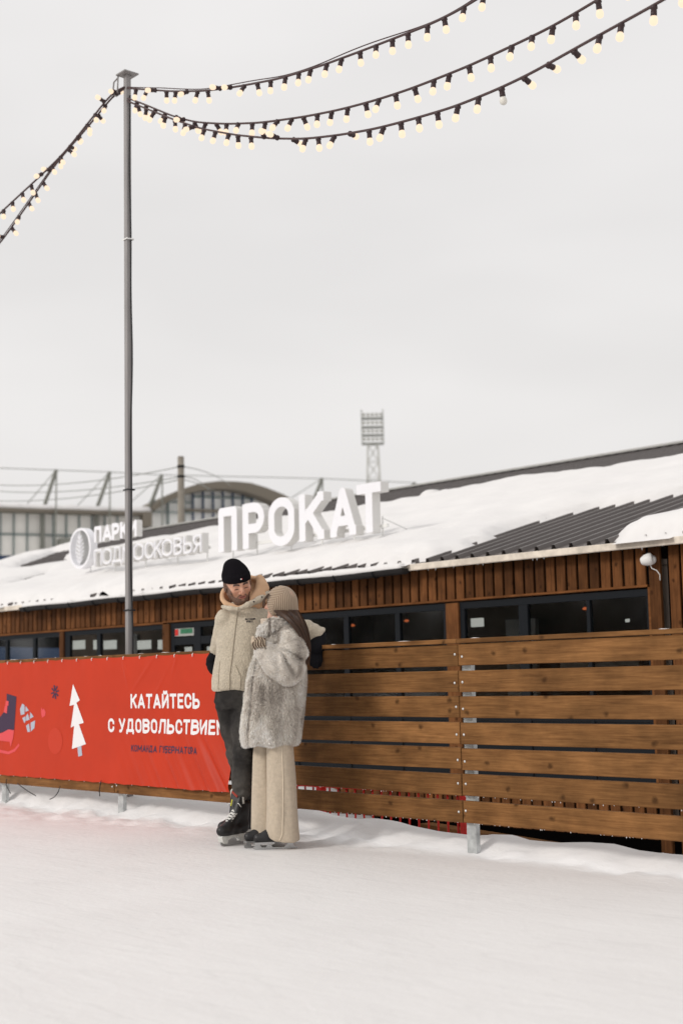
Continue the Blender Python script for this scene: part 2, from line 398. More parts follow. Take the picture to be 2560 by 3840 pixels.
# ------------------------------------------------------------------ ground: ice rink, snow bank, yard
CREST_X = [-14, -11.47, -10.95, -10.81, -10.38, -10.24, -9.83, -9.62, -9.03, -8.21, -8.05, -7.84, -7.59, -7.49, -7.30, -7.15, -6.89, -6.56, -6.44, -6.22, -6.08, -5.81, -5.59, -5.40, -5.23, -5.02, -4.84, -3]
CREST_Z = [.15, .150, .160, .118, .134, .114, .134, .112, .107, .138, .117, .105, .103, .120, .114, .094, .073, .065, .068, .092, .068, .069, .089, .092, .070, .065, .069, .07]
TOE_X = [-14, -10.7, -8.6, -7.1, -6.6, -6.2, -5.4, -4.4, -2]
TOE_Y = [5.6, 5.75, 6.05, 6.05, 6.25, 6.33, 6.25, 6.2, 6.1]
def ground_z(x, y):
    c = np.interp(x, CREST_X, CREST_Z); toe = np.interp(x, TOE_X, TOE_Y)
    rise = sstep(0, 1, (y - toe) / (6.80 - toe)) ** 1.9
    front = c * (.12 * rise + .88 * sstep(6.50, 6.86, y))
    lump = sstep(-0.1, 0.5, y - toe) * (1 - sstep(6.9, 7.4, y))
    front = front + lump * (0.020 * fbm(x * 3.3, y * 3.3, s=3) + 0.022 * fbm(x * 10, y * 10, s=9, o=2)) * (0.45 + 0.55 * (1 - sstep(6.6, 6.85, y)))
    low = np.interp(x + 1.05 * np.clip(y - 6.8, 0, 5), [-9.4, -8.2, -7.5, -6.9], [0.05, -0.06, -0.45, -0.64])
    back = c + (low - c) * sstep(6.85, 8.0, y) + 0.03 * fbm(x * 1.3, y * 1.3, s=21) * sstep(7, 8, y)
    h = np.where(y < 6.82, front, back)
    h = h + 0.0022 * fbm(x * 1.1, y * 1.6, s=5) + 0.0012 * fbm(x * 5 + y * 2, y * 5, s=6, o=2)
    return h
def graded(a, b, step, lo, hi):
    mid = list(np.arange(a, b, step)); r = []; s = step; p = b
    while p < hi: r.append(p); s *= 1.35; p += s
    r.append(hi); l = []; s = step; p = a - step
    while p > lo: l.append(p); s *= 1.35; p -= s
    l.append(lo)
    return np.array(l[::-1] + mid + r)
gx = graded(-13.5, -2.0, 0.045, -450, 450); gy = graded(2.0, 8.6, 0.045, -450, 450)
GX, GY = np.meshgrid(gx, gy, indexing='ij'); GZ = ground_z(GX, GY)
V = np.stack([GX, GY, GZ], -1).reshape(-1, 3); nx, ny = len(gx), len(gy)
I = np.arange(nx * ny).reshape(nx, ny)
Fq = np.stack([I[:-1, :-1], I[1:, :-1], I[1:, 1:], I[:-1, 1:]], -1).reshape(-1, 4)
def ice_material():
    m = bpy.data.materials.new('rink_ice_and_snow'); m.use_nodes = True; t = m.node_tree; p = t.nodes['Principled BSDF']; l = t.links.new
    N = lambda k: t.nodes.new(k)
    tcn = N('ShaderNodeTexCoord'); sep = N('ShaderNodeSeparateXYZ'); l(tcn.outputs['Object'], sep.inputs[0])
    mr = N('ShaderNodeMapRange'); mr.inputs['From Min'].default_value = 5.7; mr.inputs['From Max'].default_value = 6.5; l(sep.outputs['Y'], mr.inputs['Value'])
    n1 = N('ShaderNodeTexNoise'); n1.inputs['Scale'].default_value = 1.3; n1.inputs['Detail'].default_value = 6; n1.inputs['Roughness'].default_value = 0.62; l(tcn.outputs['Object'], n1.inputs['Vector'])
    mp1 = N('ShaderNodeMapping'); mp1.inputs['Rotation'].default_value = (0, 0, 0.5); mp1.inputs['Scale'].default_value = (1.2, 9, 1); l(tcn.outputs['Object'], mp1.inputs['Vector'])
    n2 = N('ShaderNodeTexNoise'); n2.inputs['Scale'].default_value = 2.2; n2.inputs['Detail'].default_value = 7; n2.inputs['Roughness'].default_value = 0.7; l(mp1.outputs[0], n2.inputs['Vector'])
    add = N('ShaderNodeMath'); add.operation = 'ADD'; l(n1.outputs['Fac'], add.inputs[0]); l(n2.outputs['Fac'], add.inputs[1])
    cr = N('ShaderNodeValToRGB'); e = cr.color_ramp.elements; e[0].position = 0.36; e[0].color = (0.755, 0.738, 0.728, 1); e[1].position = 0.62; e[1].color = (0.805, 0.791, 0.782, 1)
    hf = N('ShaderNodeMath'); hf.operation = 'MULTIPLY'; hf.inputs[1].default_value = 0.5; l(add.outputs[0], hf.inputs[0]); l(hf.outputs[0], cr.inputs['Fac'])
    mx = N('ShaderNodeMix'); mx.data_type = 'RGBA'; l(mr.outputs[0], mx.inputs['Factor']); l(cr.outputs[0], mx.inputs['A']); mx.inputs['B'].default_value = (0.82, 0.805, 0.80, 1)
    src = mx.outputs['Result']; hts = None
    for ang, sx, sy, sc2, amt in ((0.35, .30, 2.6, 1.1, .05), (1.25, .25, 2.2, 1.3, .045), (2.3, .35, 3.0, .9, .04), (-.3, .22, 3.4, 1.0, .04)):   # long thin blade cuts
        mq = N('ShaderNodeMapping'); mq.inputs['Rotation'].default_value = (0, 0, ang); mq.inputs['Scale'].default_value = (sx, sy, 1); mq.inputs['Location'].default_value = (ang * 7, ang * 3, 0); l(tcn.outputs['Object'], mq.inputs['Vector'])
        nn = N('ShaderNodeTexNoise'); nn.inputs['Scale'].default_value = sc2; nn.inputs['Detail'].default_value = 2; nn.inputs['Distortion'].default_value = .3; l(mq.outputs[0], nn.inputs['Vector'])
        s1 = N('ShaderNodeMath'); s1.operation = 'SUBTRACT'; s1.inputs[1].default_value = .5; l(nn.outputs['Fac'], s1.inputs[0]); s2_ = N('ShaderNodeMath'); s2_.operation = 'ABSOLUTE'; l(s1.outputs[0], s2_.inputs[0])
        s3 = N('ShaderNodeMapRange'); s3.inputs['From Min'].default_value = .0; s3.inputs['From Max'].default_value = .007; s3.inputs['To Min'].default_value = 1 - amt; s3.inputs['To Max'].default_value = 1.0; l(s2_.outputs[0], s3.inputs['Value'])
        vq = N('ShaderNodeVectorMath'); vq.operation = 'SCALE'; l(src, vq.inputs[0]); l(s3.outputs[0], vq.inputs['Scale']); src = vq.outputs[0]
    l(src, p.inputs['Base Color']); p.inputs['Roughness'].default_value = 0.62; p.inputs['Specular IOR Level'].default_value = 0.25
    nb = N('ShaderNodeTexNoise'); nb.inputs['Scale'].default_value = 22; nb.inputs['Detail'].default_value = 5; l(tcn.outputs['Object'], nb.inputs['Vector'])
    b = N('ShaderNodeBump'); b.inputs['Strength'].default_value = 0.5; b.inputs['Distance'].default_value = 0.008; l(nb.outputs['Fac'], b.inputs['Height'])
    b2 = N('ShaderNodeBump'); b2.inputs['Strength'].default_value = 0.25; b2.inputs['Distance'].default_value = 0.01; l(n2.outputs['Fac'], b2.inputs['Height']); l(b.outputs[0], b2.inputs['Normal']); l(b2.outputs[0], p.inputs['Normal'])
    return m
tag(link('snowy_ice_rink', np_mesh('snowy_ice_rink', V, Fq, ice_material())), kind='structure')

# ------------------------------------------------------------------ wooden fence along the rink
FY = 6.513; BAY = 1.99; J0 = -6.262
TOPS = [1.296, 1.132, 0.969, 0.808, 0.652, 0.488, 0.324]; BH = 0.134; BT = 0.036
fence = tag(empty('wooden_fence', (-8.25, FY, 0)), 'brown stained slatted board fence on galvanised posts along the rink', 'fence')
def fl(x, y, z): return (x + 8.25, y - FY, z)
bm_board = [MB().cbox(-BAY / 2 + 0.003, BAY / 2 - 0.003, 0, BT, -BH, 0, 0.0035).mesh('board', M_FENCE)]
bm_bolt = MB().lathe([(0.0085, 0), (0.0085, 0.002), (0.0065, 0.005), (0.003, 0.0062)], 10).mesh('bolt', M_BOLT, True)
bm_ice = []
for k in range(3):
    q = MB()
    for i in range(20):
        x = random.uniform(-0.98, 0.98); h = random.uniform(0.004, 0.011)
        q.add([(x - .004, .008, 0), (x + .004, .008, 0), (x, .016, 0), (x, .01, -h)], [(0, 1, 3), (1, 2, 3), (2, 0, 3)])
    bm_ice.append(q.mesh('icicles', M_SNOW))
for b in range(5):
    xc = J0 + BAY / 2 - BAY * b
    for i, z in enumerate(TOPS):
        dz = random.uniform(-0.004, 0.004)
        o = link('board', bm_board[0], fence, fl(xc + random.uniform(-.0012, .0012), FY + random.uniform(-.002, .003), z + dz), (0, R(random.uniform(-.12, .12)), 0))
        for sx in (-1, 1):
            link('bolt', bm_bolt, o, (sx * (BAY / 2 - 0.032 + random.uniform(-.006, .006)), 0, -BH / 2 + random.uniform(-.014, .012)), (R(90), 0, 0))
        if i in (5, 6) and b < 4:
            ic = link('icicle_row', bm_ice[(b + i) % 3], o, (0, 0, -BH)); ic['kind'] = 'stuff'
    MB().cbox(-BAY / 2 + .001, BAY / 2 - .001, -0.014, 0.075, 0, 0.028, 0.003).build('top_rail', M_FENCE, fence, fl(xc, FY, 1.3015), (0, R(random.uniform(-.05, .05)), 0))
    # thin leftover snow on the rail
    q = MB(); x = -BAY / 2 + random.uniform(0, .2)
    while x < BAY / 2 - 0.15:
        w = random.uniform(0.03, 0.22)
        if random.random() < (0.75 if b > 1 else 0.45):
            n = 6; pts = [(x + w * i / n, 0.02 + random.uniform(-.012, .02), 0.027 + 0.002 * math.sin(i)) for i in range(n + 1)]
            q.tube(pts, [0.001 + 0.0035 * math.sin(math.pi * (i + .3) / (n + .6)) * random.uniform(.6, 1.2) for i in range(n + 1)], 6)
        x += w + random.uniform(0.02, 0.25)
    q.build('rail_snow', M_ROOFSNOW, fence, fl(xc, FY, 1.3015), smooth=True)
for k in range(-1, 5):
    x = J0 - BAY * k
    q = MB()   # folded galvanised channel post
    q.box(x - .006, x + .072, FY + .040, FY + .046, -.3, 1.28).box(x - .006, x - .001, FY + .046, FY + .075, -.3, 1.28).box(x + .067, x + .072, FY + .046, FY + .075, -.3, 1.28)
    q.v = [(a + 8.25, b_ - FY, c) for a, b_, c in q.v]
    q.build('post', M_GALV, fence)

# ------------------------------------------------------------------ red banner on the fence
BX0, BX1, BZ0, BZ1 = -13.1, -8.60, 0.266, 1.312
def banner_y(x, z):
    x = np.asarray(x, float); z = np.asarray(z, float)
    w = np.zeros(np.broadcast(x, z).shape)
    s = sstep(-10.4, -8.7, x) * sstep(0.95, 0.35, z)
    u = (x + 8.6) * 0.80 + (z - 0.27) * 0.62 + 0.10 * (x + 9.2) * (z - .3)
    w += s * (0.017 * (1 + np.sin(u * 26 + 1.2 * np.sin(u * 9))) + 0.005 * (1 + np.sin(u * 61 + 1)))
    w += 0.004 * fbm(x * 1.6, z * 2.2, s=31, o=2)
    for k in range(19):     # small tension creases at the ties
        tx = BX0 + .1 + k * .245
        w += 0.006 * np.exp(-((x - tx - .05 * np.sin(k * 3)) / 0.05) ** 2) * np.exp(-(BZ1 - z) / 0.06) * np.cos(k * 1.7)
        w += 0.006 * np.exp(-((x - tx - .1) / 0.07) ** 2) * np.exp(-(z - BZ0) / 0.04)
    for (cx, cz, ang, ln, am) in ((-10.05, 1.2, -1.2, .10, .009), (-9.32, 1.25, 1.1, .08, .007), (-9.78, 1.16, .7, .2, .005), (-9.6, 1.0, .85, .25, .004)):
        a = (x - cx) * math.cos(ang) + (z - cz) * math.sin(ang); bb = -(x - cx) * math.sin(ang) + (z - cz) * math.cos(ang)
        w += am * np.exp(-(a / ln) ** 2) * np.exp(-(bb / .018) ** 2)
    return FY - 0.016 - w
nxb, nzb = 420, 100
bx = np.linspace(BX0, BX1, nxb); bz = np.linspace(0, 1, nzb)
XX, TT = np.meshgrid(bx, bz, indexing='ij')
sag = 0.006 * np.abs(np.sin((XX - BX0 - .1) / .245 * math.pi))
ZZ = (BZ0 + sag) + (BZ1 - sag - BZ0 - sag) * TT
ban = tag(empty('printed_banner', ((BX0 + BX1) / 2, FY, BZ0)), 'red printed banner tied over the left part of the board fence', 'banner')
OX, OY, OZ = (BX0 + BX1) / 2, FY, BZ0
Vb = np.stack([XX - OX, banner_y(XX, ZZ) - OY, ZZ - OZ], -1).reshape(-1, 3)
Ib = np.arange(nxb * nzb).reshape(nxb, nzb)
Fb = np.stack([Ib[:-1, :-1], Ib[1:, :-1], Ib[1:, 1:], Ib[:-1, 1:]], -1).reshape(-1, 4)
link('banner_sheet', np_mesh('banner_sheet', Vb, Fb, M_RED), ban)
def _arc(cx, cz, rx, rz, a0, a1, n=12):
    return [(cx + rx * math.cos(R(a0 + (a1 - a0) * i / n)), cz + rz * math.sin(R(a0 + (a1 - a0) * i / n))) for i in range(n + 1)]
def _bowl(x0, z0, z1, b=.55): return [(x0, z1), (b, z1)] + _arc(b, (z0 + z1) / 2, 1 - b, (z1 - z0) / 2, 90, -90) + [(x0, z0)]
_O = _arc(.5, .68, .5, .32, 0, 180) + _arc(.5, .32, .5, .32, 180, 360) + [(1, .68)]
_C = _arc(.5, .68, .5, .32, 8, 180) + _arc(.5, .32, .5, .32, 180, 352)
GL = {  # upright sans letters as centre lines in a unit box
    'П': [[(0, 0), (0, 1), (1, 1), (1, 0)]], 'Р': [[(0, 0), (0, 1)], _bowl(0, .42, 1)], 'О': [_O], 'К': [[(0, 0), (0, 1)], [(1, 1), (.0, .40)], [(.36, .60), (1, 0)]],
    'А': [[(0, 0), (.5, 1), (1, 0)], [(.17, .27), (.83, .27)]], 'Т': [[(0, 1), (1, 1)], [(.5, 1), (.5, 0)]], 'С': [_C], 'У': [[(0, 1), (.52, .30)], [(1, 1), (.52, .22), (.36, .03), (.08, 0)]],
    'Д': [[(0, -.13), (0, .06), (1, .06), (1, -.13)], [(.16, .06), (.30, 1), (.84, 1), (.84, .06)]], 'В': [[(0, 0), (0, 1)], _bowl(0, .54, 1, .5), _bowl(0, 0, .54, .55)], 'Л': [[(0, 0), (.14, .08), (.28, 1), (1, 1), (1, 0)]],
    'Ь': [[(0, 0), (0, 1)], _bowl(0, 0, .56)], 'И': [[(0, 1), (0, 0), (1, 1), (1, 0)]], 'Й': [[(0, 1), (0, 0), (1, 1), (1, 0)], _arc(.5, 1.30, .27, .13, 200, 340)], 'Е': [[(1, 1), (0, 1), (0, 0), (1, 0)], [(0, .52), (.86, .52)]],
    'М': [[(0, 0), (0, 1), (.5, .28), (1, 1), (1, 0)]], 'Н': [[(0, 0), (0, 1)], [(1, 0), (1, 1)], [(0, .5), (1, .5)]], 'Г': [[(0, 0), (0, 1), (1, 1)]], 'Б': [[(.92, 1), (0, 1), (0, 0)], _bowl(0, 0, .58)],
    'Я': [[(1, 0), (1, 1)], [(1 - x, z) for x, z in _bowl(0, .42, 1)], [(.55, .42), (0, 0)]], 'N': [[(0, 0), (0, 1), (1, 0), (1, 1)]], 'S': [_arc(.5, .74, .5, .26, 20, 270) + _arc(.5, .26, .5, .26, 90, -160)]}
GL['B'], GL['O'], GL['T'], GL['P'] = GL['В'], GL['О'], GL['Т'], GL['Р']; GL['R'] = GL['Р'] + [[(.45, .42), (1, 0)]]
GW = {'М': .74, 'Д': .68, 'Г': .46, 'Е': .48, 'Т': .54, ' ': .20, 'А': .62, 'Л': .60}
def glyph2d(strokes, x0, x1, z0, z1, t, cell):
    """flat filled letter: 2-D points, quads, boundary edges"""
    h = t / 2; f = lambda p: (x0 + h + p[0] * (x1 - x0 - t), z0 + h + p[1] * (z1 - z0 - t))
    ys = [p[1] for s in strokes for p in s]; lo = min(0, min(ys)); hi = max(1, max(ys))
    zl, zh = z0 + lo * (z1 - z0 - t) - cell * 2, z1 + (hi - 1) * (z1 - z0 - t) + cell * 2
    gx_ = np.arange(x0 - cell * 2.5, x1 + cell * 2.5, cell); gz_ = np.arange(zl - cell * .5, zh + cell, cell)
    def dist(X, Z):
        d = np.full(X.shape, 1e9)
        for s in strokes:
            pts = [f(p) for p in s]
            for i in range(len(pts) - 1):
                (ax, az), (bx_, bz_) = pts[i], pts[i + 1]; ex, ez = bx_ - ax, bz_ - az; L_ = math.hypot(ex, ez) + 1e-9; ux, uz = ex / L_, ez / L_
                a = (X - ax) * ux + (Z - az) * uz; b = np.abs(-(X - ax) * uz + (Z - az) * ux)
                e0 = h if len(s) == 2 or i == 0 else 0; e1 = h if len(s) == 2 or i == len(pts) - 2 else 0
                qx = np.maximum(-a - 0 * e0, a - L_); qz = b - h
                box_ = np.minimum(np.maximum(qx, qz), 0) + np.hypot(np.maximum(qx, 0), np.maximum(qz, 0)); d = np.minimum(d, box_)
                for j, (cx, cz) in ((i, pts[i]), (i + 1, pts[i + 1])):
                    if 0 < j < len(pts) - 1: d = np.minimum(d, np.hypot(X - cx, Z - cz) - h)
                    else: d = np.minimum(d, np.maximum(np.abs(X - cx), np.abs(Z - cz)) - h)
        return d
    X, Z = np.meshgrid(gx_, gz_, indexing='ij')
    C_ = dist((X[:-1, :-1] + X[1:, 1:]) / 2, (Z[:-1, :-1] + Z[1:, 1:]) / 2) < 0
    n = X.size; Ix = np.arange(n).reshape(X.shape)
    Q = np.stack([Ix[:-1, :-1], Ix[1:, :-1], Ix[1:, 1:], Ix[:-1, 1:]], -1)[C_]
    E_ = np.concatenate([Q[:, [0, 1]], Q[:, [1, 2]], Q[:, [2, 3]], Q[:, [3, 0]]]); key = np.sort(E_, 1); kk = key[:, 0] * n + key[:, 1]
    u, inv, cnt = np.unique(kk, return_inverse=True, return_counts=True); bd = E_[cnt[inv] == 1]
    P = np.stack([X.ravel(), Z.ravel()], 1); bi = np.unique(bd); e = cell * .05
    for _ in range(4):
        x, z = P[bi, 0], P[bi, 1]; d = dist(x, z); gx2 = (dist(x + e, z) - dist(x - e, z)) / (2 * e); gz2 = (dist(x, z + e) - dist(x, z - e)) / (2 * e)
        g2 = np.maximum(gx2 ** 2 + gz2 ** 2, .25); st_ = np.clip(d, -cell, cell)
        P[bi, 0] -= st_ * gx2 / g2; P[bi, 1] -= st_ * gz2 / g2
    us_ = np.unique(Q); rm = np.full(n, -1); rm[us_] = np.arange(len(us_))
    return P[us_], rm[Q], rm[bd]
def layout(body, x0, x1, z0, z1):
    h = z1 - z0; ws = [GW.get(c, .56) for c in body]; gap = .105; tot = sum(ws) + gap * (len(body) - 1); k = (x1 - x0) / tot; x = x0; r_ = []
    for c, w in zip(body, ws):
        if c != ' ': r_.append((c, x, x + w * k, z0, z1))
        x += (w + gap) * k
    return r_
def flat_text(body, x0, x1, z0, z1, t, cell):
    Ps, Qs, b = [], [], 0
    for c, a, b_, c0, c1 in layout(body, x0, x1, z0, z1):
        P, Q, _ = glyph2d(GL[c], a, b_, c0, c1, t, cell); Ps.append(P); Qs.append(Q + b); b += len(P)
    return np.concatenate(Ps), np.concatenate(Qs)
def banner_print(name, me, X, Z, m, lift=0.004):
    bm = bmesh.new(); bm.from_mesh(me)
    for v, x, z in zip(bm.verts, X, Z): v.co = (x, 0, z)
    bmesh.ops.triangulate(bm, faces=bm.faces)
    for _ in range(2):
        ed = [e for e in bm.edges if e.calc_length() > 0.03]
        if ed: bmesh.ops.subdivide_edges(bm, edges=ed, cuts=1); bmesh.ops.triangulate(bm, faces=bm.faces)
    xs = np.array([v.co.x for v in bm.verts]); zs = np.array([v.co.z for v in bm.verts]); ys = banner_y(xs, zs) - lift
    for v, y in zip(bm.verts, ys): v.co = (v.co.x - OX, float(y) - OY, v.co.z - OZ)
    for f in bm.faces:
        f.normal_update()
        if f.normal.y > 0: f.normal_flip()
    n = bpy.data.meshes.new(name); bm.to_mesh(n); bm.free(); n.materials.clear(); n.materials.append(m)
    return link(name, n, ban)
def banner_text(body, x0, x1, z0, z1, t, m):
    P, Q = flat_text(body, x0, x1, z0, z1, t, .0055)
    V = np.stack([P[:, 0] - OX, banner_y(P[:, 0], P[:, 1]) - .0014 - OY, P[:, 1] - OZ], 1)
    return link('lettering', np_mesh('lettering', V, Q, m, smooth=True), ban)
banner_text('КАТАЙТЕСЬ', -9.964, -9.000, 0.888, 1.004, .023, M_PRWHITE)
banner_text('С УДОВОЛЬСТВИЕМ', -10.304, -8.655, 0.690, 0.804, .023, M_PRWHITE)
banner_text('КОМАНДА ГУБЕРНАТОРА', -9.952, -9.015, 0.538, 0.594, .0105, M_PRNAVY)
def poly_print(name, polys, m, lift=0.002):
    me = bpy.data.meshes.new(name); vs = []; fs = []
    for p in polys:
        b = len(vs); vs += [(x, 0, z) for x, z in p]; fs.append(tuple(range(b, b + len(p))))
    me.from_pydata(vs, [], fs)
    return banner_print(name, me, [v[0] for v in vs], [v[2] for v in vs], m, lift)
poly_print('printed_tree', [[(-10.867, 1.095), (-10.755, .955), (-10.811, .933), (-10.849, .917), (-10.925, .907)], [(-10.811, .933), (-10.688, .764), (-10.768, .750), (-10.848, .736), (-10.904, .720), (-10.849, .917)],
                            [(-10.768, .750), (-10.658, .583), (-10.888, .537), (-10.848, .736)]], M_PRWHITE)
poly_print('printed_trunk', [[(-10.798, .556), (-10.735, .568), (-10.722, .485), (-10.785, .474)]], M_PRBLUE)
ast = []
for a in range(4):
    an = a * math.pi / 4 + .2; c, s_ = math.cos(an), math.sin(an); w = .011
    for sg in (-1, 1):
        ast.append([(-11.173 + sg * c * .012 * .8 - s_ * w, 1.027 + sg * s_ * .012 + c * w * .6), (-11.173 + sg * c * .07 - s_ * w * 1.2, 1.027 + sg * s_ * .062 + c * w * .6), (-11.173 + sg * c * .07 + s_ * w * 1.2, 1.027 + sg * s_ * .062 - c * w * .6), (-11.173 + sg * c * .012 + s_ * w, 1.027 + sg * s_ * .012 - c * w * .6)])
poly_print('printed_snowflake', ast, M_PRNAVY)
poly_print('printed_boot', [[(-12.053, 1.019), (-11.867, .990), (-11.904, .687), (-12.013, .681), (-12.188, .651), (-12.46, .60), (-12.50, .70), (-12.36, .78), (-12.19, .792), (-12.103, .849), (-12.051, .906)]], M_PRNAVY)
poly_print('printed_hook', [[(-12.08, .906), (-12.031, .920), (-12.044, .835), (-12.103, .849)], [(-12.060, .955), (-12.011, .948), (-12.016, .906), (-12.074, .913)]], M_PRPINK, 0.0035)
poly_print('printed_sole', [[(-12.46, .60), (-12.188, .651), (-12.129, .655), (-12.013, .690), (-11.904, .684), (-11.920, .613), (-11.968, .528), (-11.985, .577), (-12.188, .585), (-12.46, .55)]], M_PRPINK, 0.0035)
poly_print('printed_blade', [[(-12.5, .50), (-12.186, .502), (-12.01, .487), (-11.896, .515), (-11.817, .565), (-11.805, .546), (-11.89, .490), (-12.01, .462), (-12.186, .474), (-12.5, .47)]], M_PRPINK)
poly_print('printed_mitten', [[(-11.759, .927), (-11.80, .878), (-11.786, .823), (-11.715, .83), (-11.716, .913)], [(-11.696, .906), (-11.637, .865), (-11.702, .851)], [(-11.757, .795), (-11.714, .747), (-11.690, .775), (-11.700, .812)],
                              [(-11.682, .770), (-11.622, .783), (-11.655, .837), (-11.690, .815)], [(-11.61, .851), (-11.548, .81), (-11.617, .789)], [(-11.686, .727), (-11.631, .748), (-11.612, .673), (-11.658, .672)], [(-11.603, .755), (-11.521, .777), (-11.534, .708), (-11.597, .676)]], M_PRBLUE)
poly_print('printed_heart', [[(-11.41, .895), (-11.385, .87), (-11.365, .885), (-11.335, .85), (-11.345, .82), (-11.40, .80), (-11.415, .85)]], M_PRPINK)
poly_print('printed_spot', [[(-11.17 + .125 * math.cos(a * .349), .60 + .115 * math.sin(a * .349)) for a in range(18)]], M_PRORANGE)
tie = MB().tube([(0, -.012, -.012), (0, -.014, 0.004), (0, -.006, .014)], .0035, 6).mesh('tie', M_TIE, True)
for k in range(19):
    x = BX0 + .1 + k * .245
    if x > BX1: break
    link('tie', tie, ban, (x - OX, -.016, BZ1 - OZ - .012)); link('tie', tie, ban, (x + .1 - OX, -.020, .014), (R(180), 0, 0))
# black cord ends hanging under the banner
def cord(pts, label, r=.004):
    p0 = pts[0]; q = MB(); cur = []
    for i in range(len(pts) - 1):
        for t in np.linspace(0, 1, 6, endpoint=False): cur.append([a + (b - a) * t for a, b in zip(pts[i], pts[i + 1])])
    cur.append(list(pts[-1])); cur = np.array(cur)
    for _ in range(3): cur[1:-1] = (cur[:-2] + cur[1:-1] * 2 + cur[2:]) / 4
    q.tube([tuple(c - np.array(p0)) for c in cur], r, 6)
    return tag(q.build('black_cord', M_BLACK, None, p0, smooth=True), label, 'cord', 'cords under the banner')
cord([(-12.0, 6.475, .24), (-11.99, 6.46, .19), (-11.88, 6.45, .114)], 'short black cord end hanging beside the leftmost fence post')
cord([(-11.80, 6.475, .21), (-11.75, 6.46, .20), (-11.56, 6.44, .155), (-11.389, 6.43, .119)], 'long black cord end slanting to the right over the snow')
cord([(-11.047, 6.475, .215), (-11.06, 6.46, .16), (-11.10, 6.45, .12), (-11.162, 6.44, .10)], 'curved black cord end hooking left over the snow')
cord([(-10.384, 6.475, .29), (-10.40, 6.474, .24), (-10.412, 6.474, .206), (-10.397, 6.47, .16)], 'black cord tied round the bottom board by the middle post')

# ------------------------------------------------------------------ tall steel pole with strings of lights
pole = tag(empty('steel_pole', (-10.53, 6.85, 0)), 'tall grey square steel pole with flat top plate behind the banner', 'pole')
MB().cbox(-.025, .025, -.025, .025, -.4, 6.60, .003).build('shaft', M_POLE, pole)
MB().box(-.075, .075, -.075, .075, 6.60, 6.612).build('top_plate', M_POLE, pole)
MB().tube([(-.07, -.05, 6.59), (-.13, -.06, 6.56), (-.15, -.06, 6.45), (-.10, -.05, 6.42)], .008, 6).tube([(-.06, -.06, 6.60), (-.07, -.06, 6.44)], .008, 6).build('bracket', M_POLE, pole, smooth=True)
cb = [(.034 + .004 * math.sin(z * 5), .010 + .007 * math.sin(z * 1.9) + .003 * math.sin(z * 5.3), z) for z in np.arange(.2, 6.45, .1)]
MB().tube(cb, .0065, 6).build('power_cable', M_BLACK, pole, smooth=True)
for z, m in ((5.05, M_TIE), (2.78, M_BLACK), (1.72, M_BLACK)):
    q = MB()
    for a, b in (((-.034, -.034), (.046, -.034)), ((.046, -.034), (.046, .034)), ((.046, .034), (-.034, .034)), ((-.034, .034), (-.034, -.034))): q.bar((*a, z), (*b, z + .006), .004, .010)
    q.build('cable_tie', m, pole)

bulb_me = MB().lathe([(.012, 0), (.016, -.006), (.0205, -.015), (.0230, -.028), (.0212, -.040), (.0147, -.049), (.005, -.053)], 12).mesh('bulb', M_BULB, True)
dead_me = MB().lathe([(.012, 0), (.016, -.006), (.0205, -.015), (.0230, -.028), (.0212, -.040), (.0147, -.049), (.005, -.053)], 12).mesh('bulb', M_DEAD, True)
hold_me = MB().lathe([(.010, .012), (.019, .008), (.021, -.006), (.016, -.010), (.0175, -.024), (.0165, -.027), (.0180, -.030), (.0175, -.042), (.010, -.044)], 10).mesh('lamp_holder', M_HOLDER, True)
def string_light(label, pts, n, twists=(), dead=None, wire=True, ends=(0.02, 1.0), jit=.12):
    pts = np.array(pts); root = tag(empty('string_light', tuple(pts[0])), label, 'string lights', 'strings of lights from the pole')
    seg = np.linalg.norm(np.diff(pts, axis=0), axis=1); s = np.concatenate([[0], np.cumsum(seg)]); Ln = s[-1]
    at = lambda t: np.array([np.interp(t, s, pts[:, i]) for i in range(3)])
    m = int(Ln / .06); path = [at(t) for t in np.linspace(0, Ln, m)]
    P = np.array(path)
    for _ in range(6): P[1:-1] = (P[:-2] + 2 * P[1:-1] + P[2:]) / 4
    s2 = np.concatenate([[0], np.cumsum(np.linalg.norm(np.diff(P, axis=0), axis=1))]); Ln = s2[-1]
    at = lambda t: np.array([np.interp(t, s2, P[:, i]) for i in range(3)])
    P0 = P[0]
    # the cable droops a hair between lamp holders
    MB().tube([tuple(p - P0) for p in P], .0085, 6).build('cable', M_CABLE, root, smooth=True)
    if wire:
        W = P + np.array([0, 0, .012]) + np.stack([np.zeros(len(P)), .01 * np.sin(s2 * 3), .014 * np.sin(s2 * 2.1) ** 2], 1)
        MB().tube([tuple(p - P0) for p in W], .0045, 5).build('support_wire', M_CABLE, root, smooth=True)
    st = random.getstate(); rr = random.Random(hash(label) % 1000 if False else len(label) * 7 + n)
    for i in range(n):
        t = Ln * (ends[0] + (ends[1] - ends[0]) * (i + .5 + rr.uniform(-jit, jit)) / n)
        p = at(t); tg = at(min(t + .03, Ln)) - at(max(t - .03, 0)); tg = Vector(tg).normalized()
        down = Vector((0, 0, -1)); d = (down - tg * down.dot(tg)).normalized()
        ang = rr.gauss(0, .32)
        if i in twists: ang = rr.choice((-1, 1)) * rr.uniform(1.2, 2.4)
        d = Matrix.Rotation(ang, 3, tg) @ d
        d = (d + down * .25 + tg * rr.gauss(0, .22)).normalized()
        rot = (-d).to_track_quat('Z', 'Y').to_euler()
        h = link('lamp_holder', hold_me, root, tuple(Vector(p - P0) + d * .012), rot)
        link('bulb', dead_me if i == dead else bulb_me, h, (0, 0, -.040))
    return root
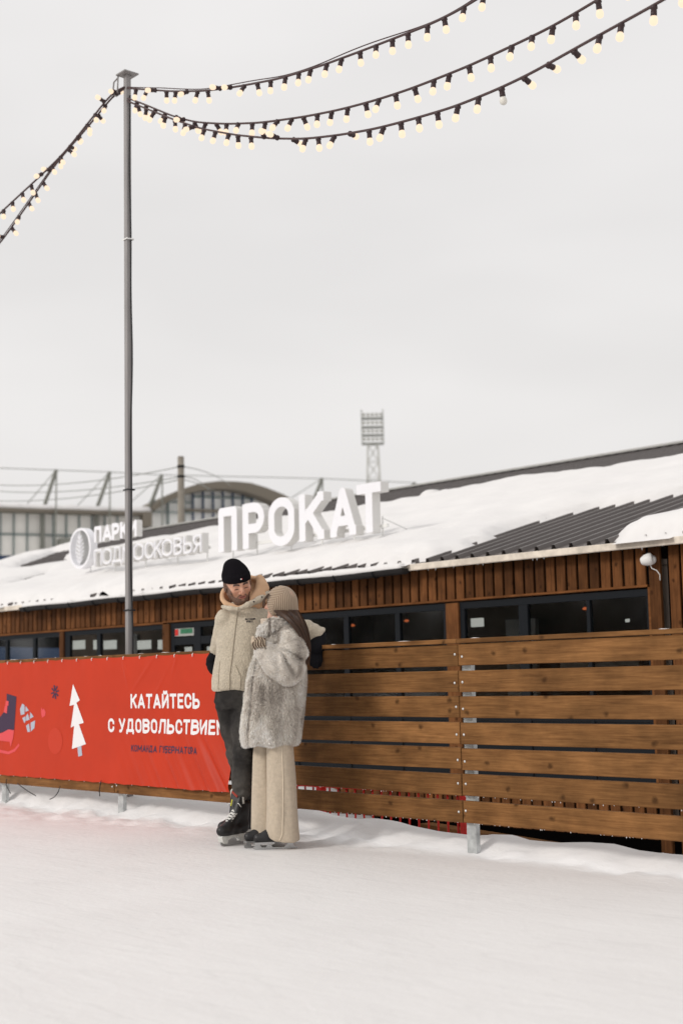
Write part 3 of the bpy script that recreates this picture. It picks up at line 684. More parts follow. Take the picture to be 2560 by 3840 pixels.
string_light('uppermost string of warm lights running right from the pole top',
    [(-10.50, 6.83, 6.46), (-10.437, 6.823, 6.437), (-10.106, 6.789, 6.304), (-9.635, 6.74, 6.118), (-9.122, 6.686, 5.936), (-8.644, 6.636, 5.796), (-8.015, 6.571, 5.632), (-7.441, 6.511, 5.522), (-7.017, 6.466, 5.455), (-6.62, 6.425, 5.397), (-6.204, 6.382, 5.338), (-5.899, 6.35, 5.316), (-5.69, 6.328, 5.321), (-5.0, 6.26, 5.34)],
    29, twists=(2, 5, 8, 9))
string_light('middle string of warm lights sagging right from the pole',
    [(-10.49, 6.83, 6.36), (-10.422, 6.823, 6.329), (-10.113, 6.793, 6.159), (-9.65, 6.748, 5.9), (-9.286, 6.714, 5.726), (-8.806, 6.667, 5.548), (-8.295, 6.618, 5.385), (-7.707, 6.562, 5.232), (-7.273, 6.52, 5.134), (-6.867, 6.481, 5.059), (-6.486, 6.445, 5.003), (-6.171, 6.415, 4.97), (-5.873, 6.386, 4.941), (-5.512, 6.351, 4.922), (-5.173, 6.319, 4.907), (-4.887, 6.291, 4.915), (-4.3, 6.235, 4.95)],
    34, twists=(4, 5), wire=False)
string_light('lowest string of warm lights on the right with one unlit bulb',
    [(-10.50, 6.83, 6.34), (-10.434, 6.821, 6.304), (-9.999, 6.762, 6.066), (-9.59, 6.706, 5.843), (-9.129, 6.643, 5.606), (-8.561, 6.566, 5.356), (-8.038, 6.495, 5.15), (-7.556, 6.429, 4.982), (-7.109, 6.369, 4.859), (-6.694, 6.312, 4.759), (-6.306, 6.259, 4.685), (-5.859, 6.198, 4.61), (-5.444, 6.142, 4.57), (-5.136, 6.1, 4.555), (-4.842, 6.06, 4.56), (-4.568, 6.023, 4.562), (-4.372, 5.996, 4.562), (-4.153, 5.966, 4.563), (-3.7, 5.91, 4.58)],
    35, twists=(6, 12, 13, 14, 18, 27, 28, 29), dead=26, wire=False)
string_light('upper of two light strings running down left from the pole',
    [(-10.53, 6.82, 6.48), (-10.616, 6.79, 6.5), (-10.702, 6.76, 6.43), (-10.798, 6.727, 6.336), (-10.942, 6.677, 6.223), (-11.089, 6.627, 6.089), (-11.236, 6.576, 5.974), (-11.436, 6.508, 5.856), (-11.637, 6.438, 5.741), (-11.842, 6.367, 5.624), (-12.023, 6.305, 5.518), (-12.4, 6.17, 5.31)],
    17, twists=(0, 1, 4, 5, 8), wire=False)
string_light('lower of two light strings running down left from the pole',
    [(-10.53, 6.83, 6.47), (-10.614, 6.807, 6.483), (-10.793, 6.771, 6.366), (-11.02, 6.725, 6.218), (-11.252, 6.678, 6.09), (-11.429, 6.642, 5.983), (-11.578, 6.612, 5.868), (-11.759, 6.575, 5.719), (-11.943, 6.538, 5.579), (-12.129, 6.501, 5.433), (-12.319, 6.462, 5.309), (-12.7, 6.38, 5.08)],
    18, twists=(0, 2, 7, 13), wire=True)

# ------------------------------------------------------------------ timber rental pavilion
WY = 10.5
AL = R(15.5); EY, EZ = 10.38, 2.27; RV = 9.15
pav = tag(empty('timber_pavilion', (-13, WY, -.37)), 'long timber clad rental pavilion with snowy metal roof behind the fence', 'building')
PO = np.array([-13, WY, -.37])
def pl(x, y, z): return (x - PO[0], y - PO[1], z - PO[2])
def pbox(name, m, x0, x1, y0, y1, z0, z1, parent=None, ch=None):
    q = MB(); (q.cbox if ch else q.box)(*(lambda a, b: (a[0], b[0], a[1], b[1], a[2], b[2]))(pl(x0, y0, z0), pl(x1, y1, z1)), *([ch] if ch else []))
    return q.build(name, m, parent or pav)
def roofp(u, v, h=0.0): return (u, EY + v * math.cos(AL) - h * math.sin(AL), EZ + v * math.sin(AL) + h * math.cos(AL))
# cladding above the windows: single planks on a dark backing
pbox('wall_backing', M_DARK, -24, -7.70, WY + .03, WY + .06, 1.86, 2.26)
plank_u = MB().cbox(-.0525, .0525, 0, .024, -.192, .192, .003).mesh('plank', M_PLANK)
plank_l = MB().cbox(-.0525, .0525, 0, .024, -.16, .16, .003).mesh('plank', M_PLANK)
plank_t = MB().cbox(-.053, .053, 0, .024, -1.5, 1.36, .003).mesh('plank', M_PLANK)
x = -7.79
while x > -22.3:
    link('plank', plank_u, pav, pl(x, WY + random.uniform(-.002, .002), 2.064)); x -= .1323
x = -7.79
while x > -13.0:
    link('plank', plank_l, pav, pl(x, WY + random.uniform(-.002, .002), -.213)); x -= .1323
pbox('wall_backing', M_DARK, -24, -7.70, WY + .03, WY + .06, -.37, -.05)
pbox('trim', M_TRIM, -7.72, -15.33, WY - .012, WY + .05, 1.852, 1.874, ch=.003)
pbox('trim', M_TRIM, -15.335, -23, WY - .012, WY + .05, 1.838, 1.866, ch=.003)
pbox('sill', M_TRIM, -7.72, -23, WY - .012, WY + .06, -.052, -.025, ch=.003)
# corner board, recess and the taller planks beyond it
pbox('corner_board', M_PLANK, -7.690, -7.572, WY - .018, WY + .02, -1.5, 2.25, ch=.004)
pbox('window_trim', M_TRIM, -7.716, -7.694, WY - .01, WY + .03, -.04, 1.85)
for k in range(22):
    link('plank', plank_t, pav, pl(-7.433 + k * .1323, WY + random.uniform(-.002, .002), .89))
pbox('wall_backing', M_DARK, -7.571, -4.3, WY + .10, WY + .13, -1.4, 2.26)
pbox('plinth', M_DARK, -24, -7.6, WY + .35, WY + .4, -1.4, -.37)
pbox('floor_slab', M_DARK, -24, -7.6, WY + .03, WY + 8, -.372, -.34)
# window strip: posts, frames, panes
for a, b in ((-17.925, -17.816), (-10.239, -10.059), (-15.345, -15.19)):
    pbox('timber_post', M_PLANK, a, b, WY - .014, WY + .06, -.022, 1.836, ch=.004)
mull = [(-20.6, .07), (-19.514, .068), (-18.683, .077), (-17.745, .13), (-16.922, .09), (-15.147, .072), (-14.613, .141), (-13.7, .08), (-12.7, .08), (-11.803, .08), (-10.983, .073), (-10.27, .05), (-10.028, .06), (-9.215, .115), (-8.414, .04), (-7.735, .035)]
for c, w in mull: pbox('mullion', M_FRAME, c - w / 2, c + w / 2, WY + .012, WY + .055, -.02, 1.77)
for a, b in ((-22, -17.925), (-17.816, -15.35), (-15.185, -10.24), (-10.058, -7.718)):
    pbox('head_frame', M_FRAME, a, b, WY + .010, WY + .058, 1.772, 1.836)
pane_n = 0
for (c0, w0), (c1, w1) in zip(mull[:-1], mull[1:]):
    a, b = c0 + w0 / 2, c1 - w1 / 2
    if b - a < .25: continue
    q = MB(); q.box(a - PO[0] + .002, b - PO[0] - .002, .030, .036, 1.06, 2.14); g = q.build('pane', M_GLASS, pav)
    q = MB(); q.box(a - PO[0] + .002, b - PO[0] - .002, .026, .040, .35, 1.02); q.build('lower_panel', M_FRAME, pav)
pbox('transom', M_FRAME, -22, -7.74, WY + .016, WY + .052, .652, .690)
pbox('transom', M_FRAME, -15.11, -14.685, WY + .014, WY + .05, 1.56, 1.655)
pbox('transom', M_FRAME, -14.54, -13.74, WY + .014, WY + .05, 1.56, 1.655)
# interior
pbox('interior_wall', M_INT, -24, -7.6, WY + 3.6, WY + 3.7, -.34, 2.6)
pbox('interior_floor', M_INT, -24, -7.6, WY + .08, WY + 3.6, -.336, -.30)
pbox('interior_ceiling', M_INT, -24, -7.6, WY + .08, WY + 3.6, 2.05, 2.10)
pbox('interior_end_wall', M_INT, -7.66, -7.6, WY + .09, WY + 3.59, -.29, 2.04)
pbox('interior_partition', M_INT, -15.30, -15.22, WY + .09, WY + 3.59, -.29, 2.04)
M_COUNTER = mat('counter_front', (0.16, 0.10, 0.06), 0.6, var=0.3, scale=2)
pbox('counter', M_COUNTER, -12.8, -8.2, WY + 1.9, WY + 2.5, -.29, .75)
pbox('counter', M_COUNTER, -21, -16, WY + 1.6, WY + 2.2, -.29, .78)
M_INTW = mat('pale_interior_panel', (0.55, 0.55, 0.54), 0.8, var=0.4, scale=1.2)
for a, b, z0, z1, yy in ((-20.9, -19.7, 1.0, 1.08, 1.2), (-19.4, -18.0, 1.0, 1.08, 1.2), (-20.5, -20.2, .2, 1.9, 2.8), (-18.6, -18.2, 1.15, 1.75, 2.9), (-12.4, -11.9, .8, 1.8, 3.3), (-11.6, -10.4, .9, 1.35, 3.4), (-9.8, -9.2, .9, 1.6, 3.3), (-17.2, -15.6, .9, 1.75, 3.45)):
    pbox('interior_panel', M_INTW, a, b, WY + yy, WY + yy + .06, z0, z1)
for a, b, z0, z1 in ((-17.656, -17.323, 1.576, 1.70), (-17.111, -16.978, 1.56, 1.69), (-16.847, -16.515, 1.553, 1.674), (-16.015, -15.686, 1.529, 1.645), (-15.534, -15.40, 1.516, 1.638), (-9.944, -9.765, 1.582, 1.67), (-14.93, -14.77, 1.44, 1.53), (-14.45, -14.2, 1.42, 1.52), (-8.02, -7.97, 1.55, 1.58)):
    pbox('notice', M_PAPER, a, b, WY + .045, WY + .048, z0, z1)
pst = pbox('poster', mat('grey_poster', (0.36, 0.36, 0.34), .8), -15.108, -14.686, WY + .020, WY + .024, 1.67, 1.768)  # poster paper toned down to an even grey
pbox('poster_print', M_GREEN, -14.98, -14.72, WY + .016, WY + .019, 1.70, 1.76)
pbox('poster_print', M_REDPAINT, -15.10, -15.03, WY + .016, WY + .019, 1.68, 1.758)
pbox('poster_print', M_GREEN, -14.90, -14.82, WY + .012, WY + .0155, 1.705, 1.755)
M_GLOW = mat('orange_reflection_glow', (0.5, 0.15, 0.05), 0.4, emit=(1, 0.22, 0.07), estr=0.45)  # added glowing spots that stand in for string bulbs mirrored in the panes
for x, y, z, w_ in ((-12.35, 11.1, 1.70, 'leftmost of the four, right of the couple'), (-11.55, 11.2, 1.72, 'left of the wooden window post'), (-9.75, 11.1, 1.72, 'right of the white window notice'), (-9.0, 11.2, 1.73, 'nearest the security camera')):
    lp = tag(empty('bulb_reflection', (x, y, z)), 'small added orange glow for a bulb reflection in the pavilion windows, ' + w_, 'reflection', 'added glows for bulb reflections in the panes')
    MB().lathe([(.008, .02), (.026, .010), (.030, 0), (.018, -.008), (.006, -.010)], 12).build('glow_spot', M_GLOW, lp, smooth=True)
    MB().tube([(0, 0, .03), (0, 0, 2.05 - z)], .004, 5).build('cord', M_BLACK, lp)  # hanger of the added glow
# roof: ribbed metal sheet, hip at its left end
us = []; 
u = -33.0
while u < -4.0:
    us += [(u, 0), (u + .150, 0), (u + .165, .042), (u + .195, .042)]; u += .21
def vmax(u): return RV if u > -29.6 else max(0.05, RV - (-29.6 - u) * 3.0)
q = MB(); vs = []
for (uu, h) in us:
    vs.append(np.array(roofp(uu, -.02, h)) - PO); vs.append(np.array(roofp(uu, vmax(uu), h)) - PO)
q.add(vs, [(2 * i, 2 * i + 2, 2 * i + 3, 2 * i + 1) for i in range(len(us) - 1)])
roof = q.build('roof', M_SHEET, pav)
q = MB(); a, b, c, d = [np.array(p) - PO for p in (roofp(-33, .0, -.06), roofp(-4, 0, -.06), roofp(-4, RV, -.06), roofp(-29.6, RV, -.06))]
e_, f_ = c + np.array([0, 11, -3.0]), d + np.array([0, 11, -3.0])
q.add([a, b, c, d, e_, f_], [(0, 1, 2, 3), (3, 2, 4, 5), (0, 3, 5)])
q.build('roof_deck', M_DARK, roof)
q = MB(); q.bar(np.array(roofp(-29.7, RV, .035)) - PO, np.array(roofp(-4, RV, .035)) - PO, .30, .035); q.build('ridge_cap', M_CAP, roof)
pbox('eave_board', M_DRIP, -11.35, -4, EY - .035, EY - .005, 2.195, 2.262, roof, ch=.006)
pbox('eave_board', M_DRIP, -23, -18.72, EY - .035, EY - .005, 2.195, 2.262, roof, ch=.006)
# gutter with brackets
gx0, gx1, gyc, gzc = -18.66, -10.62, EY - .075, 2.215
q = MB(); n = 9; ring = [(math.cos(math.pi + math.pi * i / n) * .062, math.sin(math.pi + math.pi * i / n) * .062) for i in range(n + 1)]
vs = []; NS = 30
for k in range(NS + 1):
    xx = gx0 + (gx1 - gx0) * k / NS; dz = .006 * math.sin(k * .9)
    vs += [pl(xx, gyc + a, gzc + b + dz) for a, b in ring] 
fs = [(k * (n + 1) + i, k * (n + 1) + i + 1, (k + 1) * (n + 1) + i + 1, (k + 1) * (n + 1) + i) for k in range(NS) for i in range(n)]
fs += [tuple(range(n + 1)), tuple(reversed(range(NS * (n + 1), (NS + 1) * (n + 1))))]
q.add(vs, fs); gut = q.build('gutter', M_GUT, pav, smooth=False)
x = gx0 + .15
while x < gx1:
    q = MB(); q.tube([pl(x, gyc + a * 1.13, gzc + b * 1.13) for a, b in ring] , .007, 5); q.build('bracket', M_FRAME, gut); x += .62
q = MB(); pts = []; rs = []
for k in range(150):
    xx = gx0 + .05 + (gx1 - gx0 - .1) * k / 149; pts.append(pl(xx, gyc + .008, gzc + .012)); rs.append(.040 + .014 * float(noise(xx * 2.1, 3, 1)) + .008 * float(noise(xx * 8, 1, 4)))
q.tube(pts, rs, 10); q.build('gutter_snow', M_ROOFSNOW, gut, smooth=True)

# snow lying on the roof, edges melted back as polygons in roof coordinates (along eave, up slope)
def sd_poly(px, py, poly):
    d = np.full(px.shape, 1e9); ins = np.zeros(px.shape, bool); n = len(poly)
    for i in range(n):
        ax, ay = poly[i]; bx_, by_ = poly[(i + 1) % n]; ex, ey = bx_ - ax, by_ - ay
        t = np.clip(((px - ax) * ex + (py - ay) * ey) / (ex * ex + ey * ey + 1e-12), 0, 1)
        d = np.minimum(d, (px - ax - t * ex) ** 2 + (py - ay - t * ey) ** 2)
        c = ((ay > py) != (by_ > py)); xx = ex * (py - ay) / (ey if ey else 1e-12) + ax
        ins ^= c & (px < xx)
    return np.where(ins, -1, 1) * np.sqrt(d)
uu = np.arange(-33, -4.4, .07); vv = np.arange(-.10, 9.9, .07)
UU, VV = np.meshgrid(uu, vv, indexing='ij')
jag = .10 * fbm(UU * 2.2, VV * 2.2, s=41) + .05 * fbm(UU * 7, VV * 7, s=44, o=2)
main = [(-33, .12), (-24.2, .05), (-23.2, .15), (-20.4, -.02), (-18.7, -.03), (-15.5, -.02), (-14.6, .06), (-13.7, .14), (-12.4, .17), (-11.5, .20), (-11.1, .12), (-10.45, .10), (-10.30, .5), (-10.42, 1.1), (-10.40, 1.6), (-10.32, 1.94), (-10.11, 2.1), (-9.91, 2.32), (-9.63, 2.4), (-9.4, 2.5), (-9.18, 2.56), (-9.02, 2.7), (-8.2, 3.2), (-7, 3.6), (-4.5, 3.9),
        (-4.5, 5.6), (-8, 6.0), (-12.2, 6.3), (-13.3, 6.5), (-14.6, 6.6), (-15.5, 6.4), (-17.5, 6.2), (-19, 6.1), (-20.4, 6.3), (-22, 6.4), (-23.4, 5.8), (-24.5, 5.4), (-25.2, 5.1), (-26.6, 5.6), (-27.8, 6.2), (-28.3, 7.4), (-29.2, 8.3), (-30.2, 7.7), (-31.4, 4.4), (-33, .2)]
sd = sd_poly(UU, VV, main)
patch = [(-7.90, -.02), (-8.02, .15), (-8.05, .45), (-7.95, .6), (-7.8, .72), (-7.5, .85), (-7.0, 1.1), (-6, 1.4), (-4.5, 1.5), (-4.5, -.03)]
sd = np.minimum(sd, sd_poly(UU, VV, patch))
for cx, cy, rr_ in ((-10.95, .12, .13), (-10.7, .10, .10), (-8.62, .14, .08), (-17.0, 7.0, .2)):
    sd = np.minimum(sd, np.hypot(UU - cx, VV - cy) - rr_)
for bare in ([(-29.3, 6.9), (-27.6, 4.9), (-26.2, 4.2), (-24.5, 3.9), (-24.3, 4.3), (-25.6, 5.0), (-27.2, 6.0), (-28.6, 7.3)], [(-23.5, 3.1), (-22.9, 1.9), (-22.0, 1.45), (-21.7, 1.8), (-22.6, 2.6), (-23.4, 3.3)], [(-27.9, 5.2), (-27.7, 4.3), (-27.55, 4.3), (-27.65, 5.2)]):
    sd = np.maximum(sd, -sd_poly(UU, VV, bare))
sd = sd + jag * .8
TH = np.where(sd < 0, .115 * np.sqrt(np.clip(-sd / .28, 0, 1)) * (1 + .25 * fbm(UU * .7, VV * .7, s=50)) + .035, 0.0)
TH += np.where(sd < -.15, .030 * fbm(UU * 1.5, VV * 1.5, s=52, o=3), 0)
pit = np.zeros_like(TH)
for cx, cy in ((-14.4, 3.2), (-12.1, 2.6), (-11.9, 1.6), (-11.3, 1.3), (-13.8, 1.0), (-16.4, .7), (-13.0, 4.4), (-15.6, 2.9)):
    pit += np.exp(-((UU - cx) ** 2 + (VV - cy) ** 2) / .012)
TH = np.maximum(TH - .07 * pit * (TH > 0), 0)
keep = np.zeros((len(uu) - 1, len(vv) - 1), bool)
K = sd < .02
keep = K[:-1, :-1] | K[1:, :-1] | K[1:, 1:] | K[:-1, 1:]
inside = K
hh = np.where(inside, TH + .004, .0)
Pu = np.stack([UU, EY + VV * math.cos(AL) - hh * math.sin(AL), EZ + VV * math.sin(AL) + hh * math.cos(AL)], -1).reshape(-1, 3) - PO
Iu = np.arange(UU.size).reshape(UU.shape)
Fu = np.stack([Iu[:-1, :-1], Iu[1:, :-1], Iu[1:, 1:], Iu[:-1, 1:]], -1)[keep]
used = np.unique(Fu); remap = np.full(UU.size, -1); remap[used] = np.arange(len(used))
so = link('roof_snow', np_mesh('roof_snow', Pu[used], remap[Fu], M_ROOFSNOW), roof); so['kind'] = 'stuff'
# icicles at the eave
q = MB()
for i in range(20):
    xx = random.uniform(-11.3, -7.0) if i < 13 else random.uniform(-18.5, -10.7); h = random.uniform(.008, .030)
    q.tube([pl(xx, EY - .02, 2.196), pl(xx, EY - .02, 2.196 - h)], [.005, .001], 5)
ic = q.build('icicle_row', mat('ice', (.75, .77, .78), .15), roof, smooth=True); ic['kind'] = 'stuff'

# ------------------------------------------------------------------ roof signs
SY = 11.3; SD = .13
def letter(parent, ch, x0, x1, z0, z1, org, t, m_face=M_SIGN, m_side=M_SIGNSIDE, depth=SD, y=SY, name='letter', cell=.012):
    P, Q, E_ = glyph2d(GL[ch], x0, x1, z0, z1, t, cell); n = len(P)
    V = np.concatenate([np.stack([P[:, 0], np.full(n, y + k), P[:, 1]], 1) for k in (0, depth)]) - org
    ix = np.unique(E_); side = np.full(n, -1); side[ix] = np.arange(len(ix))
    V = np.concatenate([V, V[ix], V[n + ix]]); b = 2 * n; c = len(ix)
    F_ = np.concatenate([Q, Q[:, ::-1] + n, np.stack([b + side[E_[:, 1]], b + side[E_[:, 0]], b + c + side[E_[:, 0]], b + c + side[E_[:, 1]]], 1)])
    me = np_mesh(name, V, F_, [m_face, m_side], smooth=False)
    me.polygons.foreach_set('material_index', [0] * len(Q) + [1] * (len(F_) - len(Q)))
    return link(name, me, parent)
org = np.array([-13.6, SY, 2.52]); sg = tag(empty('rooftop_sign', tuple(org)), 'large white block letter sign standing in the snow on the roof', 'sign')
for ch, a, b in (('П', -15.204, -14.80), ('Р', -14.67, -14.225), ('О', -14.136, -13.62), ('К', -13.525, -13.055), ('А', -12.94, -12.475), ('Т', -12.451, -12.03)):
    dz = .02 if ch == 'О' else 0
    letter(sg, ch, a, b, 2.79 - dz, 3.378 + dz * .5, org, .118)
def sign_frame(root, org, xa, xb, zr, legs):
    q = MB(); q.bar(np.array((xa, SY + SD + .02, zr)) - org, np.array((xb, SY + SD + .02, zr)) - org, .03, .04); q.build('rail', M_TIE, root)
    for k_, x in enumerate(legs):
        zb = EZ + (SY - EY) * math.tan(AL)
        MB().bar(np.array((x, SY + SD + .05, zb + .02)) - org, np.array((x, SY + SD + .05, zr + .12)) - org, .014, .014).build('leg', M_TIE, root)
        if k_ % 3 == 2: MB().bar(np.array((x, SY + SD + .05, zr + .10)) - org, np.array((x + .02, SY + SD + .75, zb + .24)) - org, .012, .012).build('brace', M_TIE, root)
sign_frame(sg, org, -15.15, -12.08, 2.87, (-15.12, -14.6, -13.9, -13.3, -12.7, -12.2))
org = np.array([-17.3, SY, 2.52]); sp = tag(empty('rooftop_sign', tuple(org)), 'smaller two line white letter sign with round leaf emblem left of the big sign', 'sign')
for ch, a, b in zip('ПАРКИ', (-18.309, -18.077, -17.82, -17.60, -17.375), (-18.11, -17.832, -17.623, -17.395, -17.168)):
    letter(sp, ch, a, b, 3.185, 3.425, org, .056, depth=.10, cell=.008)
xs = [(-18.303, -18.10), (-18.078, -17.833), (-17.811, -17.56), (-17.53, -17.275), (-17.24, -16.99), (-16.952, -16.74), (-16.718, -16.535), (-16.52, -16.276), (-16.235, -16.045), (-15.999, -15.808), (-15.77, -15.593)]
for ch, (a, b) in zip('ПОДМОСКОВЬЯ', xs):
    letter(sp, ch, a - .014, b + .014, 2.824, 3.088, org, .062, M_SIGNSIDE, M_SIGNSIDE, .10, SY + .012, 'letter_body', .008)
    letter(sp, ch, a, b, 2.838, 3.074, org, .026, M_SIGN, M_SIGN, .016, SY - .006, 'letter', .006)
q = MB(); n = 40; ecx, ecz, er = -18.72, 3.135, .31     # emblem: disc, raised rim, leaf of chevrons
def ringp(r_, y): return [(ecx + r_ * math.cos(2 * math.pi * i / n) - org[0], y - org[1], ecz + r_ * math.sin(2 * math.pi * i / n) - org[2]) for i in range(n)]
A, B_, C_, D_ = ringp(er, SY), ringp(er * .88, SY), ringp(er, SY + .12), ringp(er * .88, SY + .12)
q.add(A + B_ + C_ + D_, [(i, (i + 1) % n, n + (i + 1) % n, n + i) for i in range(n)] + [(2 * n + i, 3 * n + i, 3 * n + (i + 1) % n, 2 * n + (i + 1) % n) for i in range(n)] +
      [(i, 2 * n + i, 2 * n + (i + 1) % n, (i + 1) % n) for i in range(n)] + [(n + i, n + (i + 1) % n, 3 * n + (i + 1) % n, 3 * n + i) for i in range(n)])
em = q.build('emblem_ring', M_SIGN, sp)
leaf = [(0, .27), (.06, .13), (.085, .0), (.085, -.10), (.05, -.18), (0, -.25), (-.05, -.18), (-.085, -.10), (-.085, 0), (-.06, .13)]
q = MB(); q.prism([(ecx + a * 1.35 - org[0], ecz + b - org[2]) for a, b in leaf], .01, .10); q.build('emblem_leaf', mat('grey_emblem_panel', (0.45, 0.45, 0.44), .6), em)
for k in range(7):
    zc = .17 - k * .058; w = np.interp(zc, [-.2, -.05, .05, .2], [.06, .115, .10, .03]); 
    for s_ in (-1, 1):
        MB().bar((ecx - org[0], .002, ecz + zc - .05 - org[2]), (ecx + s_ * w - org[0], .002, ecz + zc + .02 - org[2]), .02, .018).build('emblem_vein', M_SIGN, em)
MB().bar((ecx - org[0], .0, ecz - .27 - org[2]), (ecx - org[0], .0, ecz + .22 - org[2]), .016, .014).build('emblem_vein', M_SIGN, em)
sign_frame(sp, org, -18.75, -15.6, 2.90, (-18.7, -18.0, -17.2, -16.4, -15.7))

# ------------------------------------------------------------------ security camera on the corner board
sc = tag(empty('security_camera', (-7.64, WY - .02, 2.09)), 'white turret security camera with two dark lenses on the corner board', 'security camera')
d = Vector((-.86, -.42, -.20)).normalized(); rot = d.to_track_quat('Z', 'Y').to_euler()
MB().lathe([(.038, -.040), (.052, -.030), (.056, -.005), (.050, .030), (.036, .060), (.026, .070), (.012, .072)], 18).build('body', M_TIE, sc, (0, -.06, 0), rot, True)
for k in (-1, 1):
    c = Vector((0, -.06, 0)) + d * .064 + Vector((0, 0, k * .017))
    MB().lathe([(.011, -.006), (.012, .006), (.006, .009)], 10).build('lens', M_FRAME, sc, tuple(c), rot, True)
MB().tube([(.0, -.03, 0), (0, .01, 0)], .04, 14).build('mount', M_TIE, sc, smooth=True)
MB().tube([(.01, -.05, -.05), (.02, -.045, -.08), (.06, -.03, -.10), (.085, -.02, -.14), (.085, -.02, -.19)], .004, 6).build('cable', M_TIE, sc, smooth=True)

# ------------------------------------------------------------------ red railing and timber behind the fence
rail = tag(empty('red_railing', (-9, 7.8, 0)), 'low red metal railing with thin upright bars behind the fence', 'railing')
MB().bar((-2.6, 0, .03), (-.35, 0, .215), .03, .03).bar((-.35, 0, .215), (1.55, 0, .23), .03, .03).build('top_rail', M_REDPAINT, rail)
MB().bar((-2.6, 0, -.5), (1.55, 0, -.5), .03, .03).build('bottom_rail', M_REDPAINT, rail)
rb = MB().tube([(0, 0, -.5), (0, 0, 0)], .0085, 6).mesh('bar', M_REDPAINT, True)
x = -2.5
while x < 1.5:
    zt = float(np.interp(x, [-2.6, -.35, 1.55], [.03, .215, .23])); o = link('bar', rb, rail, (x, 0, zt)); x += .104
for x in (-2.48, -.11, 1.53):
    zt = float(np.interp(x, [-2.6, -.35, 1.55], [.06, .24, .25])); MB().box(x - .03, x + .03, -.03, .03, -.6, zt).build('post', M_REDPAINT, rail)
def timber(x0, y0, z0, x1, y1, z1, label):
    q = MB(); q.bar((0, 0, 0), (x1 - x0, y1 - y0, z1 - z0), .14, .09)
    return tag(q.build('timber_beam', M_FENCE, None, (x0, y0, z0)), label, 'timber', 'timbers behind the fence')
timber(-9.9, 8.3, -.02, -8.35, 8.25, .0, 'brown timber beam in the snow behind the left end of the red railing')
timber(-8.6, 8.5, -.16, -7.0, 8.3, -.20, 'brown timber beam behind the right end of the red railing')

# ------------------------------------------------------------------ far background: stadium, utility pole, floodlight tower
KS = 180 / 70.
st = tag(empty('stadium', (-63.105 * KS, 33.568 * KS, 0), R(72.4)), 'pale stadium stand with rooftop masts and arched roof far behind', 'building')
def S(s, z): return s * KS, 1.1 + (z - 1.1) * KS
M_STWALL = mat('hazed_stadium_panel', (0.76, 0.745, 0.70), 0.7, var=0.1, scale=.3); M_STCOL = mat('stadium_mullion', (0.13, 0.18, 0.18), 0.6); M_STROOF = mat('stadium_roof_edge', (0.17, 0.15, 0.12), 0.8)  # wall panel colour lightened to stand in for distance haze
M_STBLUE = mat('stadium_blue', (0.035, 0.06, 0.12), 0.7); M_MAST = mat('stadium_mast', (0.20, 0.205, 0.18), 0.7); M_STGLASS = mat('stadium_glazing', (0.82, 0.82, 0.79), 0.5)
def sbox(name, m, s0, s1, z0, z1, y0=0., y1=.6, parent=None):
    (a, za), (b, zb) = S(s0, z0), S(s1, z1); return MB().box(a, b, y0, y1, za, zb).build(name, m, parent or st)
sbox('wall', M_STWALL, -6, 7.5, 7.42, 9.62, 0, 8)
sbox('base_wall', M_STBLUE, -6, 40, 1.1 - 1.1 / KS, 7.42, .2, 8)
sbox('beam', M_STCOL, -6, 7.4, 8.43, 8.49, -.3, -.02)
for s_ in (-3.9, -3.25, -2.6, -1.94, -1.28, -.62, .03, .68, 1.34, 2.64, 3.29, 3.94, 4.59, 5.25, 5.9, 6.55): sbox('mullion', M_STCOL, s_ - .025, s_ + .025, 7.42, 9.6, -.3, -.02)
for s_ in (2.06, 4.8, 7.35): sbox('column', M_MAST, s_ - .09, s_ + .09, 7.2, 9.6, -.9, -.32)
sbox('eave', M_STROOF, -6, 7.5, 9.50, 9.66, -2.2, 9)
q = MB(); pts = []
for k in range(80): a, z = S(-6 + 13.5 * k / 79, 9.76 + .03 * float(noise(k * .7, 1))); pts.append((a, -1.6, z))
q.tube(pts, [.42 + .10 * float(noise(k * .9, 7)) for k in range(80)], 8); q.build('eave_snow', M_ROOFSNOW, st, smooth=True)
sbox('stair_block', M_MAST, 2.75, 3.3, 6.9, 8.2, -3, -1)
for (t, b, g, c) in (((2.58, 11.62), (2.13, 9.8), (2.52, 7.5), (1.31, 9.9)), ((5.28, 11.63), (4.79, 9.8), (5.23, 7.5), (3.84, 9.9)), ((7.99, 11.59), (7.52, 9.9), (7.95, 7.5), (6.74, 10.3)), ((16.87, 11.74), (16.4, 10.0), (16.8, 9.8), (15.3, 10.6)), ((22.41, 11.71), (22.0, 10.0), (22.4, 9.8), (21, 10.6))):
    P_ = lambda q_, y: (S(*q_)[0], y, S(*q_)[1])
    ms = MB().bar(P_(b, -.5), P_(t, -2.5), .34, .34).build('mast', M_MAST, st)
    MB().bar(P_(g, -2.6), P_(t, -2.6), .16, .16).build('mast_strut', M_MAST, ms); MB().bar(P_(c, 1), P_(t, -2.4), .08, .08).build('stay', M_MAST, ms)
q = MB()
for a, b in zip(((-3, 11.6), (2.58, 11.62), (5.28, 11.63), (7.99, 11.59), (16.87, 11.74)), ((2.58, 11.62), (5.28, 11.63), (7.99, 11.59), (16.87, 11.74), (22.41, 11.71))): q.bar((S(*a)[0], -2.5, S(*a)[1] - .05), (S(*b)[0], -2.5, S(*b)[1] - .05), .09, .09)
q.build('mast_cable', M_MAST, st)
arch = [(7.44, 9.9), (8.04, 10.39), (8.92, 10.85), (10.03, 11.23), (11.04, 11.38), (12.06, 11.39), (12.86, 11.34), (13.72, 11.12), (14.59, 10.82), (15.6, 10.35), (16.5, 9.8)]
